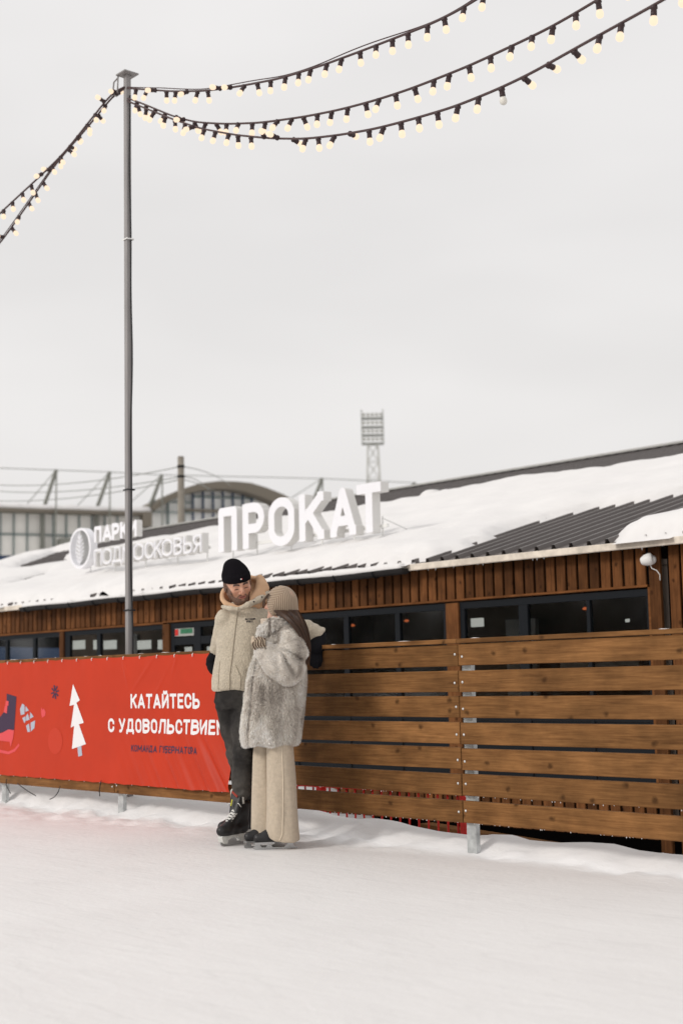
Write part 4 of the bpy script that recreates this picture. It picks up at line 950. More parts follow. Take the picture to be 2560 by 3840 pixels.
inn = [(7.60, 9.72), (8.59, 10.36), (9.47, 10.72), (10.59, 10.96), (11.71, 10.98), (12.57, 10.86), (13.43, 10.62), (14.3, 10.3), (15.2, 9.9), (16.3, 9.5)]
MB().prism([S(*p) for p in arch] + [S(*p) for p in reversed(inn)], -2.4, 12).build('arched_roof', M_STROOF, st)
MB().prism([S(*p) for p in inn] + [S(16.3, 7.4), S(7.6, 7.4)], .5, 1.0).build('glazed_gable', M_STGLASS, st)
for s_ in (8.6, 9.47, 9.95, 10.5, 11.05, 11.6, 12.15, 12.7, 13.2): 
    zt = float(np.interp(s_, [p[0] for p in inn], [p[1] for p in inn])); sbox('gable_mullion', M_STBLUE if s_ > 9.6 else M_STCOL, s_ - .035, s_ + .035, 8, zt, -.1, .3)
sbox('gable_beam', M_STROOF, 9.5, 16, 9.84, 9.98, -.4, .2); sbox('gable_beam', M_STCOL, 7.6, 9.9, 10.3, 10.34, -.3, .2); sbox('gable_beam', M_STCOL, 7.6, 9.9, 9.76, 9.80, -.3, .2); sbox('gable_beam', M_STCOL, 9.9, 14, 10.62, 10.68, -.1, .3)
sbox('end_block', M_STROOF, 7.0, 7.4, 8.9, 9.64, -3, -.95)

up_ = tag(empty('utility_pole', (-36.66, 25.80, 0)), 'plain concrete utility pole carrying wires behind the pavilion roof', 'pole')
MB().tube([(0, 0, -.5), (0, 0, 8.17)], [.15, .10], 12).build('shaft', M_CONC, up_, smooth=True)
for z in (7.85, 7.53): MB().tube([(0, 0, z - .035), (0, 0, z + .035)], .12, 12).build('clamp', M_FRAME, up_)
for z, e1, e2 in ((7.85, (-17.3, 2.9, 9.47), (-18.8, 16.2, 10.6)), (7.53, (-17.35, 2.92, 9.21), (-19.5, 15.4, 10.4)), (7.44, (-17.4, 2.95, 8.81), (-19, 16, 9.9))):
    for e in (e1, e2):
        pts = [(e[0] * t, e[1] * t, z + (e[2] - z) * t - 1.2 * t * (1 - t) * (.7 if e is e1 else -.55)) for t in np.linspace(0, 1, 14)]
        MB().tube(pts, .016, 5).build('wire', M_MAST, up_, smooth=True)

lt = tag(empty('floodlight_tower', (-144.9, 134.8, 0), R(48.4)), 'tall lattice floodlight tower with lamp rows far behind the sign', 'light tower')
M_TOW = mat('hazed_tower_steel', (0.46, 0.46, 0.43), 0.6)  # steel colour paled to imitate haze over the far tower
def tw(z): return np.interp(z, [0, 28.8, 33.6], [1.9, .86, .70])
q = MB()
for sx in (-1, 1):
    for sy in (-1, 1): q.bar((sx * tw(0), sy * tw(0), -1), (sx * tw(33.6), sy * tw(33.6), 33.7), .16, .16)
zs_ = list(np.arange(0, 33.6, 2.4))
for i in range(len(zs_) - 1):
    z0, z1 = zs_[i], zs_[i + 1]; a, b = tw(z0), tw(z1)
    for (p, q_) in (((-1, -1), (1, -1)), ((1, -1), (1, 1)), ((1, 1), (-1, 1)), ((-1, 1), (-1, -1))):
        q.bar((p[0] * a, p[1] * a, z0), (q_[0] * b, q_[1] * b, z1), .07, .07); q.bar((q_[0] * a, q_[1] * a, z0), (p[0] * b, p[1] * b, z1), .07, .07); q.bar((p[0] * b, p[1] * b, z1), (q_[0] * b, q_[1] * b, z1), .08, .08)
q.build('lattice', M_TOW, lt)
hd = MB()
for x in (-1.5, 1.5): hd.bar((x, -.5, 33.6), (x, -.3, 38.6), .12, .12)
for z in (33.7, 34.9, 36.05, 37.3): hd.box(-1.55, 1.55, -.85, .25, z - .09, z + .09)
hd = hd.build('lamp_frame', M_MAST, lt)
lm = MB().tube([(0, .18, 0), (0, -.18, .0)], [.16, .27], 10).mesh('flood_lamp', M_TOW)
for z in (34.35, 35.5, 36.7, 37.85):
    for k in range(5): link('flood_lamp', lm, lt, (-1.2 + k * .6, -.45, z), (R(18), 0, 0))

# unseen pines added across the rink to darken the pane reflections
q = MB()
for i in range(64):
    t = i / 63; ang = R(178 + 95 * t); dd = random.uniform(42, 58); cx, cy = -12 + dd * math.cos(ang), 4 + dd * math.sin(ang); H = random.uniform(3, 8.5)
    q.tube([(cx, cy, -.5), (cx, cy, H * .9)], [.25, .05], 5)
    for j in range(70):
        f = random.random() ** .8; z = H * (.12 + .88 * f); rr_ = (1 - f) * H * .24 + .3; a = random.uniform(0, 6.28); b = rr_ * random.uniform(.3, 1)
        px, py = cx + b * math.cos(a), cy + b * math.sin(a); s_ = random.uniform(.5, 1.3)
        q.add([(px, py, z), (px + s_ * math.cos(a + 1.2), py + s_ * math.sin(a + 1.2), z - s_ * .7), (px + s_ * math.cos(a - 1.2), py + s_ * math.sin(a - 1.2), z - s_ * .8)], [(0, 1, 2)])
tag(q.build('added_pine_wood', mat('dark_pine', (0.03, 0.036, 0.03), 0.9)), 'unseen dark pines added beyond the rink for the pane reflections', 'wood', kind='stuff')

# ------------------------------------------------------------------ people
def smooth_mesh(V, Q, it=2, lam=.5):
    e = np.concatenate([Q[:, [0, 1]], Q[:, [1, 2]], Q[:, [2, 3]], Q[:, [3, 0]]])
    deg = np.zeros(len(V)); np.add.at(deg, e[:, 0], 1); np.add.at(deg, e[:, 1], 1)
    for _ in range(it):
        s = np.zeros_like(V); np.add.at(s, e[:, 0], V[e[:, 1]]); np.add.at(s, e[:, 1], V[e[:, 0]])
        V = V + lam * (s / deg[:, None] - V)
    return V
def sdf_part(name, fn, lo, hi, h, m, parent, col=None, disp=None, smooth=2, xf=None):
    V, Q = surf(fn, lo, hi, h); V = smooth_mesh(V, Q, smooth)
    if disp is not None: V = V + vnormals(V, Q) * disp(V)[:, None]
    c = None if col is None else col(V)
    if xf is not None: V = V @ xf[0].T + xf[1]
    return link(name, np_mesh(name, V, Q, m, c), parent)
def rot3(ax, a):
    return np.array(Matrix.Rotation(a, 3, ax))
def head_field(P, beard=0.0, female=False):
    d = ell(P, (0, .012, .032), (.074, .096, .088))
    d = smin(d, ell(P, (0, -.022, -.028), (.060, .070, .086)), .035)
    d = smin(d, rcone(P, (-.014, -.066, -.100), (.014, -.066, -.100), .021, .021), .03)
    for s in (-1, 1):
        d = smin(d, rcone(P, (s * .050, .004, -.060), (s * .024, -.055, -.098), .018, .016), .03)
        d = smin(d, ell(P, (s * .044, -.060, -.022), (.022, .022, .018)), .025)
        d = smin(d, rcone(P, (s * .012, -.088, .020), (s * .044, -.076, .020), .0095, .008), .012)
        d = smax(d, -(np.linalg.norm(P - np.array((s * .031, -.104, .002)), axis=1) - .0135), .012)
        d = smin(d, np.linalg.norm(P - np.array((s * .031, -.0742, .001)), axis=1) - .0135, .008)
        d = smin(d, ell(P, (s * .079, .014, -.008), (.009, .019, .032)), .008)
        d = smin(d, np.linalg.norm(P - np.array((s * .0115, -.0955, -.034)), axis=1) - .0075, .006)
    d = smin(d, chain(P, [(0, -.086, .018), (0, -.104, -.010), (0, -.1170, -.031)], [.0070, .0092, .0112], .008), .010)
    d = smin(d, rcone(P, (-.020, -.0825, -.0560), (.020, -.0825, -.0560), .0050, .0050), .006)
    d = smin(d, rcone(P, (-.016, -.0825, -.0655), (.016, -.0825, -.0655), .0060, .0060), .006)
    d = smax(d, -(rcone(P, (-.020, -.0925, -.0605), (.020, -.0925, -.0605), .0026, .0026)), .003)
    if beard:
        b = beard_mask(P); d = d - beard * b * (.7 + .5 * noise(P[:, 0] * 260, P[:, 1] * 260, P[:, 2] * 260, 4))
    d = smin(d, rcone(P, (0, .022, -.07), (0, .050, -.20), .054, .062), .03)
    return d
def beard_mask(P):
    x, y, z = P[:, 0], P[:, 1], P[:, 2]; ax = np.abs(x)
    line = np.interp(ax, [0, .020, .035, .050, .064, .080], [-.040, -.041, -.062, -.056, -.010, .03])   # upper edge of the beard
    m = sstep(.006, -.006, z - line)
    m = np.maximum(m * 1.0, 0)
    lips = sstep(1.25, .85, np.sqrt((x / .024) ** 2 + ((z + .0605) / .0115) ** 2))
    m = m * (1 - lips) * sstep(.045, .02, y)
    under = sstep(1.2, .8, np.sqrt((x / .012) ** 2 + ((z + .079) / .006) ** 2))
    return m * (1 - .5 * under) * sstep(-.150, -.118, z)
def face_colour(P, skin, lipc, brow, beard=None):
    n = len(P); x, y, z = P[:, 0], P[:, 1], P[:, 2]; ax = np.abs(x)
    c = np.tile(np.array(skin), (n, 1)); mixc = lambda c, k, m: c * (1 - m[:, None]) + np.array(k) * m[:, None]
    front = sstep(-.03, -.06, y)
    c = mixc(c, [skin[0] * .96, skin[1] * .78, skin[2] * .74], .55 * front * np.exp(-(((ax - .040) / .018) ** 2 + ((z + .026) / .018) ** 2)))
    c = mixc(c, [skin[0] * .95, skin[1] * .74, skin[2] * .70], .6 * front * np.exp(-((x / .013) ** 2 + ((z + .03) / .012) ** 2)))
    lips = sstep(1.2, .8, np.sqrt((x / .024) ** 2 + ((z + .0605) / .0115) ** 2)) * front; c = mixc(c, lipc, lips)
    mouth = sstep(1.3, .6, np.sqrt((x / .021) ** 2 + ((z + .0605) / .0024) ** 2)) * front; c = mixc(c, (.06, .02, .018), mouth)
    zb = .021 + .005 * np.sin(np.clip((ax - .010) / .040, 0, 1) * math.pi)
    br = sstep(.0080, .0046, np.abs(z - zb)) * sstep(.008, .013, ax) * sstep(.052, .045, ax) * front; c = mixc(c, brow, .92 * br)
    eye = sstep(1.25, .75, np.sqrt(((ax - .031) / .0145) ** 2 + ((z + .0045 + .5 * np.abs(ax - .031) ** 2 * 30) / .0038) ** 2)) * front; c = mixc(c, (.03, .018, .014), .9 * eye)
    sock = np.exp(-(((ax - .030) / .018) ** 2 + ((z - .002) / .011) ** 2)) * front; c = mixc(c, [skin[0] * .72, skin[1] * .58, skin[2] * .54], .20 * sock)
    if beard is not None: c = mixc(c, beard, np.clip(beard_mask(P) * (.80 + .25 * noise(x * 300, y * 300, z * 300, 8)), 0, .96))
    return c
M_SKIN = mat('skin', (1, 1, 1), 0.5, vcol=True, sub=.25, spec=.35)
M_FLEECE = mat('cream_fleece', (0.545, 0.475, 0.37), 0.95, var=.16, scale=70, bump=1.0, bscale=130, sheen=.25, spec=.05)
M_HOOD = mat('peach_cotton', (0.60, 0.385, 0.24), 0.9, var=.06, scale=20, bump=.25, bscale=120, spec=.1)
M_HAT = mat('black_knit', (0.008, 0.007, 0.009), 0.95, bump=.3, bscale=200, spec=.06)
M_JEAN = mat('charcoal_denim', (0.036, 0.034, 0.032), 0.9, vcol=True, var=.22, scale=30, bump=.3, bscale=160, spec=.12)
M_GLOVE = mat('black_glove', (0.008, 0.008, 0.010), 0.85, bump=.2, bscale=120, spec=.12)
M_BOOTL = mat('black_skate_leather', (0.014, 0.013, 0.014), 0.42, var=.3, scale=20, spec=.4)
M_HOLD = mat('white_skate_holder', (0.66, 0.66, 0.63), 0.4, var=.12, scale=30)
M_BLADE = mat('steel_blade', (0.45, 0.45, 0.45), 0.3, metal=.8)
M_LACE = mat('white_lace', (0.72, 0.71, 0.68), 0.8)
M_GREYTRIM = mat('grey_felt_trim', (0.56, 0.54, 0.50), 0.9)
M_YELLOW = mat('yellow_tab', (0.62, 0.58, 0.05), 0.6)
M_DARKRED = mat('dark_red_panel', (0.28, 0.035, 0.02), 0.4)
M_THREAD = mat('dark_thread', (0.03, 0.025, 0.03), 0.8)
M_SEAM = mat('cream_seam', (0.40, 0.345, 0.265), 0.9)

def hockey_skate(parent, loc, rz, tongue=True):
    root = empty('ice_skate', loc, rz, parent)                 # heel at the origin, toe along +x, blade on z = 0
    def boot(P):
        d = chain(P, [(.015, 0, .112), (.10, 0, .100), (.19, 0, .098), (.232, 0, .102)], [.040, .036, .040, .036], .03)
        d = smin(d, rcone(P, (.020, 0, .12), (.010, 0, .265), .043, .050), .035)
        d = smin(d, rcone(P, (.17, 0, .125), (.055, 0, .215), .033, .040), .03)
        d = smax(d, .068 - P[:, 2], .006)
        return smax(d, P[:, 2] - (.285 - .10 * np.clip(P[:, 0], 0, .1)), .006)
    sdf_part('boot', boot, (-.06, -.075, .05), (.29, .075, .30), .006, M_BOOTL, root)
    if tongue:
        t = sdf_part('tongue', lambda P: smax(smax(rcone(P, (.085, 0, .19), (.060, 0, .325), .042, .050), -(P[:, 0] - (.065 + .3 * (.25 - P[:, 2]))), .01), (P[:, 0] - (.105 + .3 * (.25 - P[:, 2]))), .008), (.0, -.07, .15), (.17, .07, .40), .006, M_BOOTL, root)
        MB().tube([(.060, -.050, .27), (.066, -.046, .352), (.076, -.022, .372), (.076, .022, .372), (.066, .046, .352), (.060, .050, .27)], .0090, 6).build('trim', M_GREYTRIM, t, smooth=True)
        MB().bar((.086, -.026, .350), (.094, .026, .318), .006, .016).build('badge', M_DARKRED, t)
        MB().bar((.112, -.004, .300), (.122, -.008, .258), .008, .004).build('pull_tab', M_YELLOW, t)
    q = MB()
    for k in range(8):
        f = k / 7; c = np.array([.190 - .115 * f, 0, .142 + .112 * f]); w = .022 + .014 * f
        for s in (-1, 1):
            q.tube([tuple(c + np.array((-.008 + .004 * s, -w, -.010))), tuple(c + np.array((.004, 0, .006 + .001 * s))), tuple(c + np.array((-.008 - .006 * s, w, -.010 + .006 * s)))], .0056, 5)
    q.tube([(.085, .0, .262), (.10, -.045, .272), (.09, -.06, .255)], .003, 5).tube([(.085, .0, .262), (.10, .04, .275), (.09, .055, .25)], .003, 5)
    q.build('lace', M_LACE, root, smooth=True)
    hp = [(-.035, .070), (.245, .070), (.252, .060), (.240, .030), (.225, .020), (.195, .018), (.185, .040), (.150, .052), (.085, .052), (.055, .040), (.045, .018), (-.005, .018), (-.030, .030)]
    MB().prism(hp, -.020, .020).build('blade_holder', M_HOLD, root)
    bp = [(-.028, .018), (-.022, .006), (.0, 0), (.21, 0), (.238, .008), (.246, .024), (.238, .028), (.046, .024), (-.01, .024)]
    MB().prism([(x, z) for x, z in bp], -.003, .003).build('blade', M_BLADE, root)
    return root
def figure_skate(parent, loc, rz):
    root = empty('ice_skate', loc, rz, parent)
    def boot(P):
        d = chain(P, [(.015, 0, .092), (.10, 0, .080), (.18, 0, .072), (.225, 0, .074)], [.038, .034, .036, .030], .03)
        d = smin(d, rcone(P, (.030, 0, .10), (.032, 0, .22), .036, .036), .035)
        d = smin(d, rcone(P, (.16, 0, .10), (.05, 0, .17), .028, .036), .03)
        return smax(smax(d, .050 - P[:, 2], .005), P[:, 2] - .150, .006)
    sdf_part('boot', boot, (-.05, -.06, .03), (.28, .06, .25), .006, M_BOOTL, root)
    b = [(-.035, 0), (.235, 0), (.255, .006), (.258, .020), (.245, .026), (.240, .034), (.215, .036), (.205, .016), (.175, .014), (.165, .036), (.145, .036), (.130, .014), (.055, .012), (.035, .034), (.030, .050), (-.005, .050), (-.005, .034), (-.012, .012), (-.035, .010)]
    MB().prism(b, -.003, .003).build('blade', M_BLADE, root)
    MB().box(.12, .25, -.026, .026, .036, .050).box(-.02, .05, -.022, .022, .0505, .053).build('sole_plate', M_BLADE, root)
    MB().box(-.03, .24, -.024, .024, .0535, .060).build('sole', M_BOOTL, root)
    return root

# ---------------- person in cream fleece
man = tag(empty('person', (-7.802, 5.906, 0), R(52.88)), 'person in black beanie, cream fleece jacket and dark jeans, arm along the fence', 'person')
HS = 1.10
Rm = rot3('Z', R(11)) @ rot3('Y', R(-12)) @ rot3('X', R(22))
Tm = np.array((.064, -.070, 1.729)) - Rm @ (np.array((0, -.085, .004)) * HS)
def man_head(P): return head_field(P / HS, .0028) * HS
sdf_part('body', man_head, (-.10, -.135, -.21), (.10, .13, .14), .0034, M_SKIN, man,
         col=lambda V: face_colour(V / HS, (.55, .30, .205), (.40, .15, .12), (.026, .015, .011), (.034, .020, .014)), smooth=1, xf=(Rm, Tm))
def man_hat(P):
    Q = P / HS
    d = ell(Q, (0, .014, .046), (.0865, .104, .092))
    d = smin(d, ell(Q, (-.012, .022, .118), (.045, .055, .036)), .03)
    d = d - .0022 * np.sin(np.arctan2(Q[:, 0], Q[:, 1] - .014) * 26) * sstep(.14, .05, Q[:, 2]) - .004 * noise(Q[:, 0] * 30, Q[:, 1] * 30, Q[:, 2] * 30, 3)
    edge = .032 - .30 * Q[:, 1] - .12
    low = .030 - .10 * (Q[:, 1] + .09)
    cuff = ell(Q, (0, .012, .040), (.0890, .1080, .110)) 
    d = smin(d, smax(smax(cuff, low - Q[:, 2], .004), Q[:, 2] - low - .050, .006), .004)
    d = smax(d, low - Q[:, 2], .006)
    return d * HS
hat = sdf_part('beanie', man_hat, (-.12, -.13, -.05), (.12, .16, .20), .004, M_HAT, man, smooth=1, xf=(Rm, Tm))
def on_head(p): return tuple(Rm @ (np.array(p) * HS) + Tm)
fx = lambda x, z: -(.1080 * math.sqrt(max(0, 1 - (x / .089) ** 2 - ((z - .04) / .110) ** 2))) + .012 - .003
for (x0, x1, z0, z1, mm) in ((.0, .008, .0555, .0635, M_TIE), (.0085, .013, .0555, .0635, M_REDPAINT)):
    MB().add([on_head((x, fx(x, z), z)) for x, z in ((x0, z0), (x1, z0), (x1, z1), (x0, z1))], [(0, 1, 2, 3)]).build('flag_patch', mm, hat)
# hood of the peach sweatshirt bunched round the neck
def hood(P):
    C0 = np.array((.085, .078, 1.700)); n = np.array((-.22, -.69, .69)); s = (P - C0) @ n
    e = ell(P, C0, (.152, .128, .158)) + .006 * np.sin(P[:, 0] * 50 + P[:, 2] * 60 + 2 * np.sin(P[:, 1] * 30)) * sstep(.12, .19, P[:, 0]) + .004 * noise(P[:, 0] * 18, P[:, 1] * 18, P[:, 2] * 18, 3)
    d = smax(np.abs(e) - .008, s - .012, .008)
    rim = np.hypot(e, s - .006) - .0155                          # rolled edge of the hood
    d = smin(d, rim, .010)
    d = smin(d, chain(P, [(.150, -.010, 1.655), (.205, .055, 1.735), (.195, .10, 1.80)], [.026, .034, .026], .03), .03)   # bunched cloth on one side
    Q = (P - Tm) @ Rm / HS
    return smax(d, -(head_field(Q) * HS - .004), .006)
sdf_part('hood', hood, (-.12, -.13, 1.52), (.29, .26, 1.92), .0052, M_HOOD, man)
# fleece jacket
def fleece(P):
    t = stack(P, [1.030, 1.045, 1.10, 1.25, 1.40, 1.50, 1.555, 1.60, 1.63], [.022, .022, .027, .045, .062, .074, .078, .08, .08], [.075] * 9, [.156, .163, .168, .162, .168, .168, .142, .105, .085], [.122, .128, .132, .128, .132, .125, .105, .09, .08], 2.35, R(-14))
    ra = chain(P, [(-.048, .052, 1.520), (-.076, .115, 1.390), (-.108, .190, 1.318)], [.068, .060, .050], .02)
    la = chain(P, [(.215, .070, 1.515), (.400, .200, 1.480), (.520, .235, 1.440), (.612, .245, 1.400)], [.074, .070, .066, .062], .02)
    x, y, z = P[:, 0], P[:, 1], P[:, 2]
    t = t + .006 * np.sin((x * 1.0 + z * .55) * 38 + 3 * noise(x * 6, y * 6, z * 6, 5)) * sstep(1.42, 1.18, z) * sstep(-.05, .12, x) + .007 * noise(x * 9, y * 9, z * 6, 12)
    d = smin(t, ra, .008); d = smin(d, la, .03)
    d = d + .003 * np.sin((x - z) * 80) * sstep(.38, .45, x) + .002 * np.sin((z + .4 * x) * 80) * sstep(-.06, -.085, x) * sstep(1.30, 1.36, z)
    # stand collar, folded over on one side
    c = chain(P, [(.046, -.078, 1.578), (.110, -.066, 1.606), (.180, -.030, 1.642), (.238, .030, 1.682), (.250, .10, 1.69), (.19, .18, 1.69)], [.014, .019, .021, .022, .022, .02], .02)
    c = smin(c, chain(P, [(.046, -.078, 1.578), (-.01, -.062, 1.585), (-.06, -.005, 1.60)], [.014, .015, .015], .02), .01)
    d = smin(d, c, .022)
    # hollow cuff of the outstretched sleeve
    d = smax(d, -rcone(P, (.575, .243, 1.418), (.68, .25, 1.36), .050, .058), .010)
    return d
def nap(V): return .0010 * noise(V[:, 0] * 95, V[:, 1] * 95, V[:, 2] * 95, 2) + .0016 * noise(V[:, 0] * 190, V[:, 1] * 190, V[:, 2] * 190, 6)
jk = sdf_part('fleece_jacket', fleece, (-.20, -.12, 1.0), (.72, .34, 1.76), .0064, M_FLEECE, man, disp=nap)
def front_y(x, z, fn, y0=-.30, y1=.1):                      # nearest surface of a field seen from -y
    ys = np.linspace(y0, y1, 320); d = fn(np.stack([np.full_like(ys, x), ys, np.full_like(ys, z)], 1)); i = np.argmax(d < 0)
    return float(ys[i])
def surf_tube(name, fn, pts, r, m, parent, lift=.002, n=26):
    t = np.linspace(0, 1, n); k = np.linspace(0, 1, len(pts)); px = np.interp(t, k, [p[0] for p in pts]); pz = np.interp(t, k, [p[1] for p in pts])
    return MB().tube([(x, front_y(x, z, fn) - lift, z) for x, z in zip(px, pz)], r, 6).build(name, m, parent, smooth=True)
surf_tube('zip', fleece, [(.043, 1.590), (.028, 1.50), (.016, 1.414), (-.008, 1.22), (-.020, 1.14), (-.022, 1.037)], .0045, M_SEAM, jk, .003)
surf_tube('seam', fleece, [(-.085, 1.23), (-.094, 1.15), (-.10, 1.04)], .003, M_SEAM, jk, .002)
surf_tube('seam', fleece, [(.02, 1.20), (.055, 1.12), (.05, 1.04)], .003, M_SEAM, jk, .002)
for (x, z) in ((.205, 1.660), (.150, 1.628)):
    MB().lathe([(.006, 0), (.006, .003), (.002, .004)], 8).build('snap', M_THREAD, jk, (x, front_y(x, z, fleece) - .001, z), (R(90), 0, 0), True)
def logo(body, x0, x1, z0, z1):
    P, Q = flat_text(body, x0, x1, z0, z1, .0028, .0011)
    kx = np.linspace(x0, x1, 6); ky = np.array([front_y(x, (z0 + z1) / 2, fleece) for x in kx])
    return link('chest_lettering', np_mesh('chest_lettering', np.stack([P[:, 0], np.interp(P[:, 0], kx, ky) - .0065, P[:, 1]], 1), Q, M_THREAD), jk)
logo('BOTTON', .090, .136, 1.5045, 1.5165); logo('SPORTS', .096, .141, 1.4885, 1.5005)
yy = front_y(.148, 1.511, fleece) - .006
MB().prism([(.139, 1.506), (.158, 1.508), (.160, 1.513), (.156, 1.5165), (.139, 1.516)], yy, yy + .002).build('chest_emblem', M_THREAD, jk)
# gloves
def hand_field(P, wrist, palm, kn, tips, thumb, rp=.040, rf=.0115):
    d = rcone(P, wrist, palm, .034, rp)
    for a, b, c in zip(kn, tips[0], tips[1]): d = smin(d, chain(P, [a, b, c], [rf, rf, rf * .85], .004), .008)
    return smin(d, chain(P, thumb, [.015, .013, .011], .005), .010)
sdf_part('glove', lambda P: hand_field(P, (-.112, .205, 1.305), (-.138, .200, 1.245), [(-.158, .185, 1.215), (-.150, .175, 1.208), (-.138, .170, 1.205), (-.126, .172, 1.208)],
         ([(-.160, .170, 1.180), (-.151, .158, 1.172), (-.138, .152, 1.168), (-.124, .158, 1.175)], [(-.148, .158, 1.158), (-.140, .146, 1.150), (-.129, .142, 1.146), (-.116, .150, 1.154)]), [(-.165, .215, 1.25), (-.172, .195, 1.215), (-.165, .175, 1.190)], .042, .0125),
         (-.22, .09, 1.10), (-.04, .28, 1.36), .005, M_GLOVE, man)
sdf_part('glove', lambda P: smin(hand_field(P, (.598, .232, 1.395), (.585, .195, 1.300), [(.612, .180, 1.262), (.592, .172, 1.255), (.571, .172, 1.255), (.552, .178, 1.262)],
         ([(.614, .165, 1.222), (.592, .155, 1.212), (.569, .156, 1.213), (.548, .165, 1.225)], [(.606, .162, 1.190), (.586, .152, 1.176), (.564, .153, 1.180), (.545, .162, 1.196)]), [(.545, .200, 1.315), (.522, .185, 1.275), (.520, .175, 1.240)], .050, .014),
         rcone(P, (.612, .240, 1.395), (.590, .205, 1.325), .050, .052), .02), (.46, .09, 1.13), (.70, .32, 1.47), .0055, M_GLOVE, man)
# jeans
def jeans(P):
    d = stack(P, [.90, .96, 1.02, 1.07], [.010, .012, .018, .02], [.075] * 4, [.115, .128, .135, .13], [.105, .112, .115, .11], 2.2, R(-14))
    r_ = chain(P, [(-.036, .080, .950), (-.004, .125, .760), (.024, .150, .590), (.066, .220, .420), (.094, .268, .335)], [.086, .079, .068, .066, .058], .03)
    l_ = chain(P, [(.062, .070, .950), (.070, .020, .760), (.072, .000, .590), (.058, .025, .440), (.050, .046, .352)], [.086, .079, .071, .071, .062], .03)
    x, y, z = P[:, 0], P[:, 1], P[:, 2]
    fold = .0045 * np.sin(z * 105 + 14 * x + 4 * noise(x * 12, y * 12, z * 8, 3)) * (np.exp(-((z - .60) / .07) ** 2) + np.exp(-((z - .33) / .09) ** 2) + .7 * np.exp(-((z - .93) / .06) ** 2)) + .005 * noise(x * 14, y * 14, z * 9, 7)
    return smin(smin(r_, l_, .012), d, .03) + fold
def jean_col(V):
    n = .5 + .5 * fbm(V[:, 0] * 8, V[:, 1] * 8, V[:, 2] * 3.5, 17); w = np.clip(n * 1.2 - .25, 0, 1)
    return np.array((.028, .026, .025)) * (1 - w[:, None]) + np.array((.105, .097, .088)) * w[:, None]
sdf_part('jeans', jeans, (-.17, -.10, .20), (.22, .37, 1.09), .0066, M_JEAN, man, col=jean_col)
hockey_skate(man, (.062, .085, .0), math.atan2(-.20, -.165))
hockey_skate(man, (.122, .320, .0), math.atan2(-.150, -.262), False)

# ---------------- person in grey fur coat
wom = tag(empty('person', (-7.43, 5.974, 0), R(51.2)), 'person in beige ribbed bonnet, grey fur coat and wide beige trousers seen from behind', 'person')
HW = .96
Rw = rot3('Z', R(-121)) @ rot3('X', R(-4)); Tw = np.array((.046, .006, 1.600))
sdf_part('body', lambda P: head_field(P / HW) * HW, (-.095, -.13, -.20), (.095, .125, .14), .004, M_SKIN, wom,
         col=lambda V: face_colour(V / HW, (.60, .36, .27), (.48, .18, .15), (.07, .04, .025)), smooth=1, xf=(Rw, Tw))
M_RIB = mat('beige_rib_knit', (1, 1, 1), 0.95, vcol=True, bump=.15, bscale=220, sheen=.2, spec=.05)
def seamline(z): return np.interp(z, [1.50, 1.53, 1.58, 1.62, 1.66, 1.70, 1.73], [-.012, -.012, -.006, .012, .058, .085, .10])
def bonnet(P):
    d = ell(P, (.052, .006, 1.618), (.099, .100, .103))
    d = smin(d, rcone(P, (.058, .006, 1.60), (.074, .006, 1.535), .094, .092), .03)
    d = np.maximum(d, -(d + .016)) if False else d
    d = smax(d, (1.520 + (P[:, 0] + .02) * .09) - P[:, 2], .008)
    cut = -(P[:, 0] - (-.044 + .30 * np.clip(1.60 - P[:, 2], 0, 1) * .3 + .25 * np.maximum(P[:, 2] - 1.655, 0)))
    return smax(d, cut, .010)
def rib_wave(V):
    x, y, z = V[:, 0], V[:, 1], V[:, 2]; s = sstep(-.004, .004, x - seamline(z))
    az = np.arctan2(y - .006, x - .052) * .098
    return s * np.cos(az * 2 * math.pi / .0125) + (1 - s) * np.cos((z + .18 * x) * 2 * math.pi / .0120)
def bonnet_col(V):
    w = .5 + .5 * rib_wave(V); a, b = np.array((.43, .335, .25)), np.array((.25, .183, .128))  # rib hollows painted darker, self-shadow put into the knit colour
    return a * w[:, None] + b * (1 - w[:, None])
sdf_part('knit_bonnet', bonnet, (-.08, -.12, 1.49), (.20, .13, 1.75), .0026, M_RIB, wom, col=bonnet_col, disp=lambda V: .0026 * rib_wave(V), smooth=1)
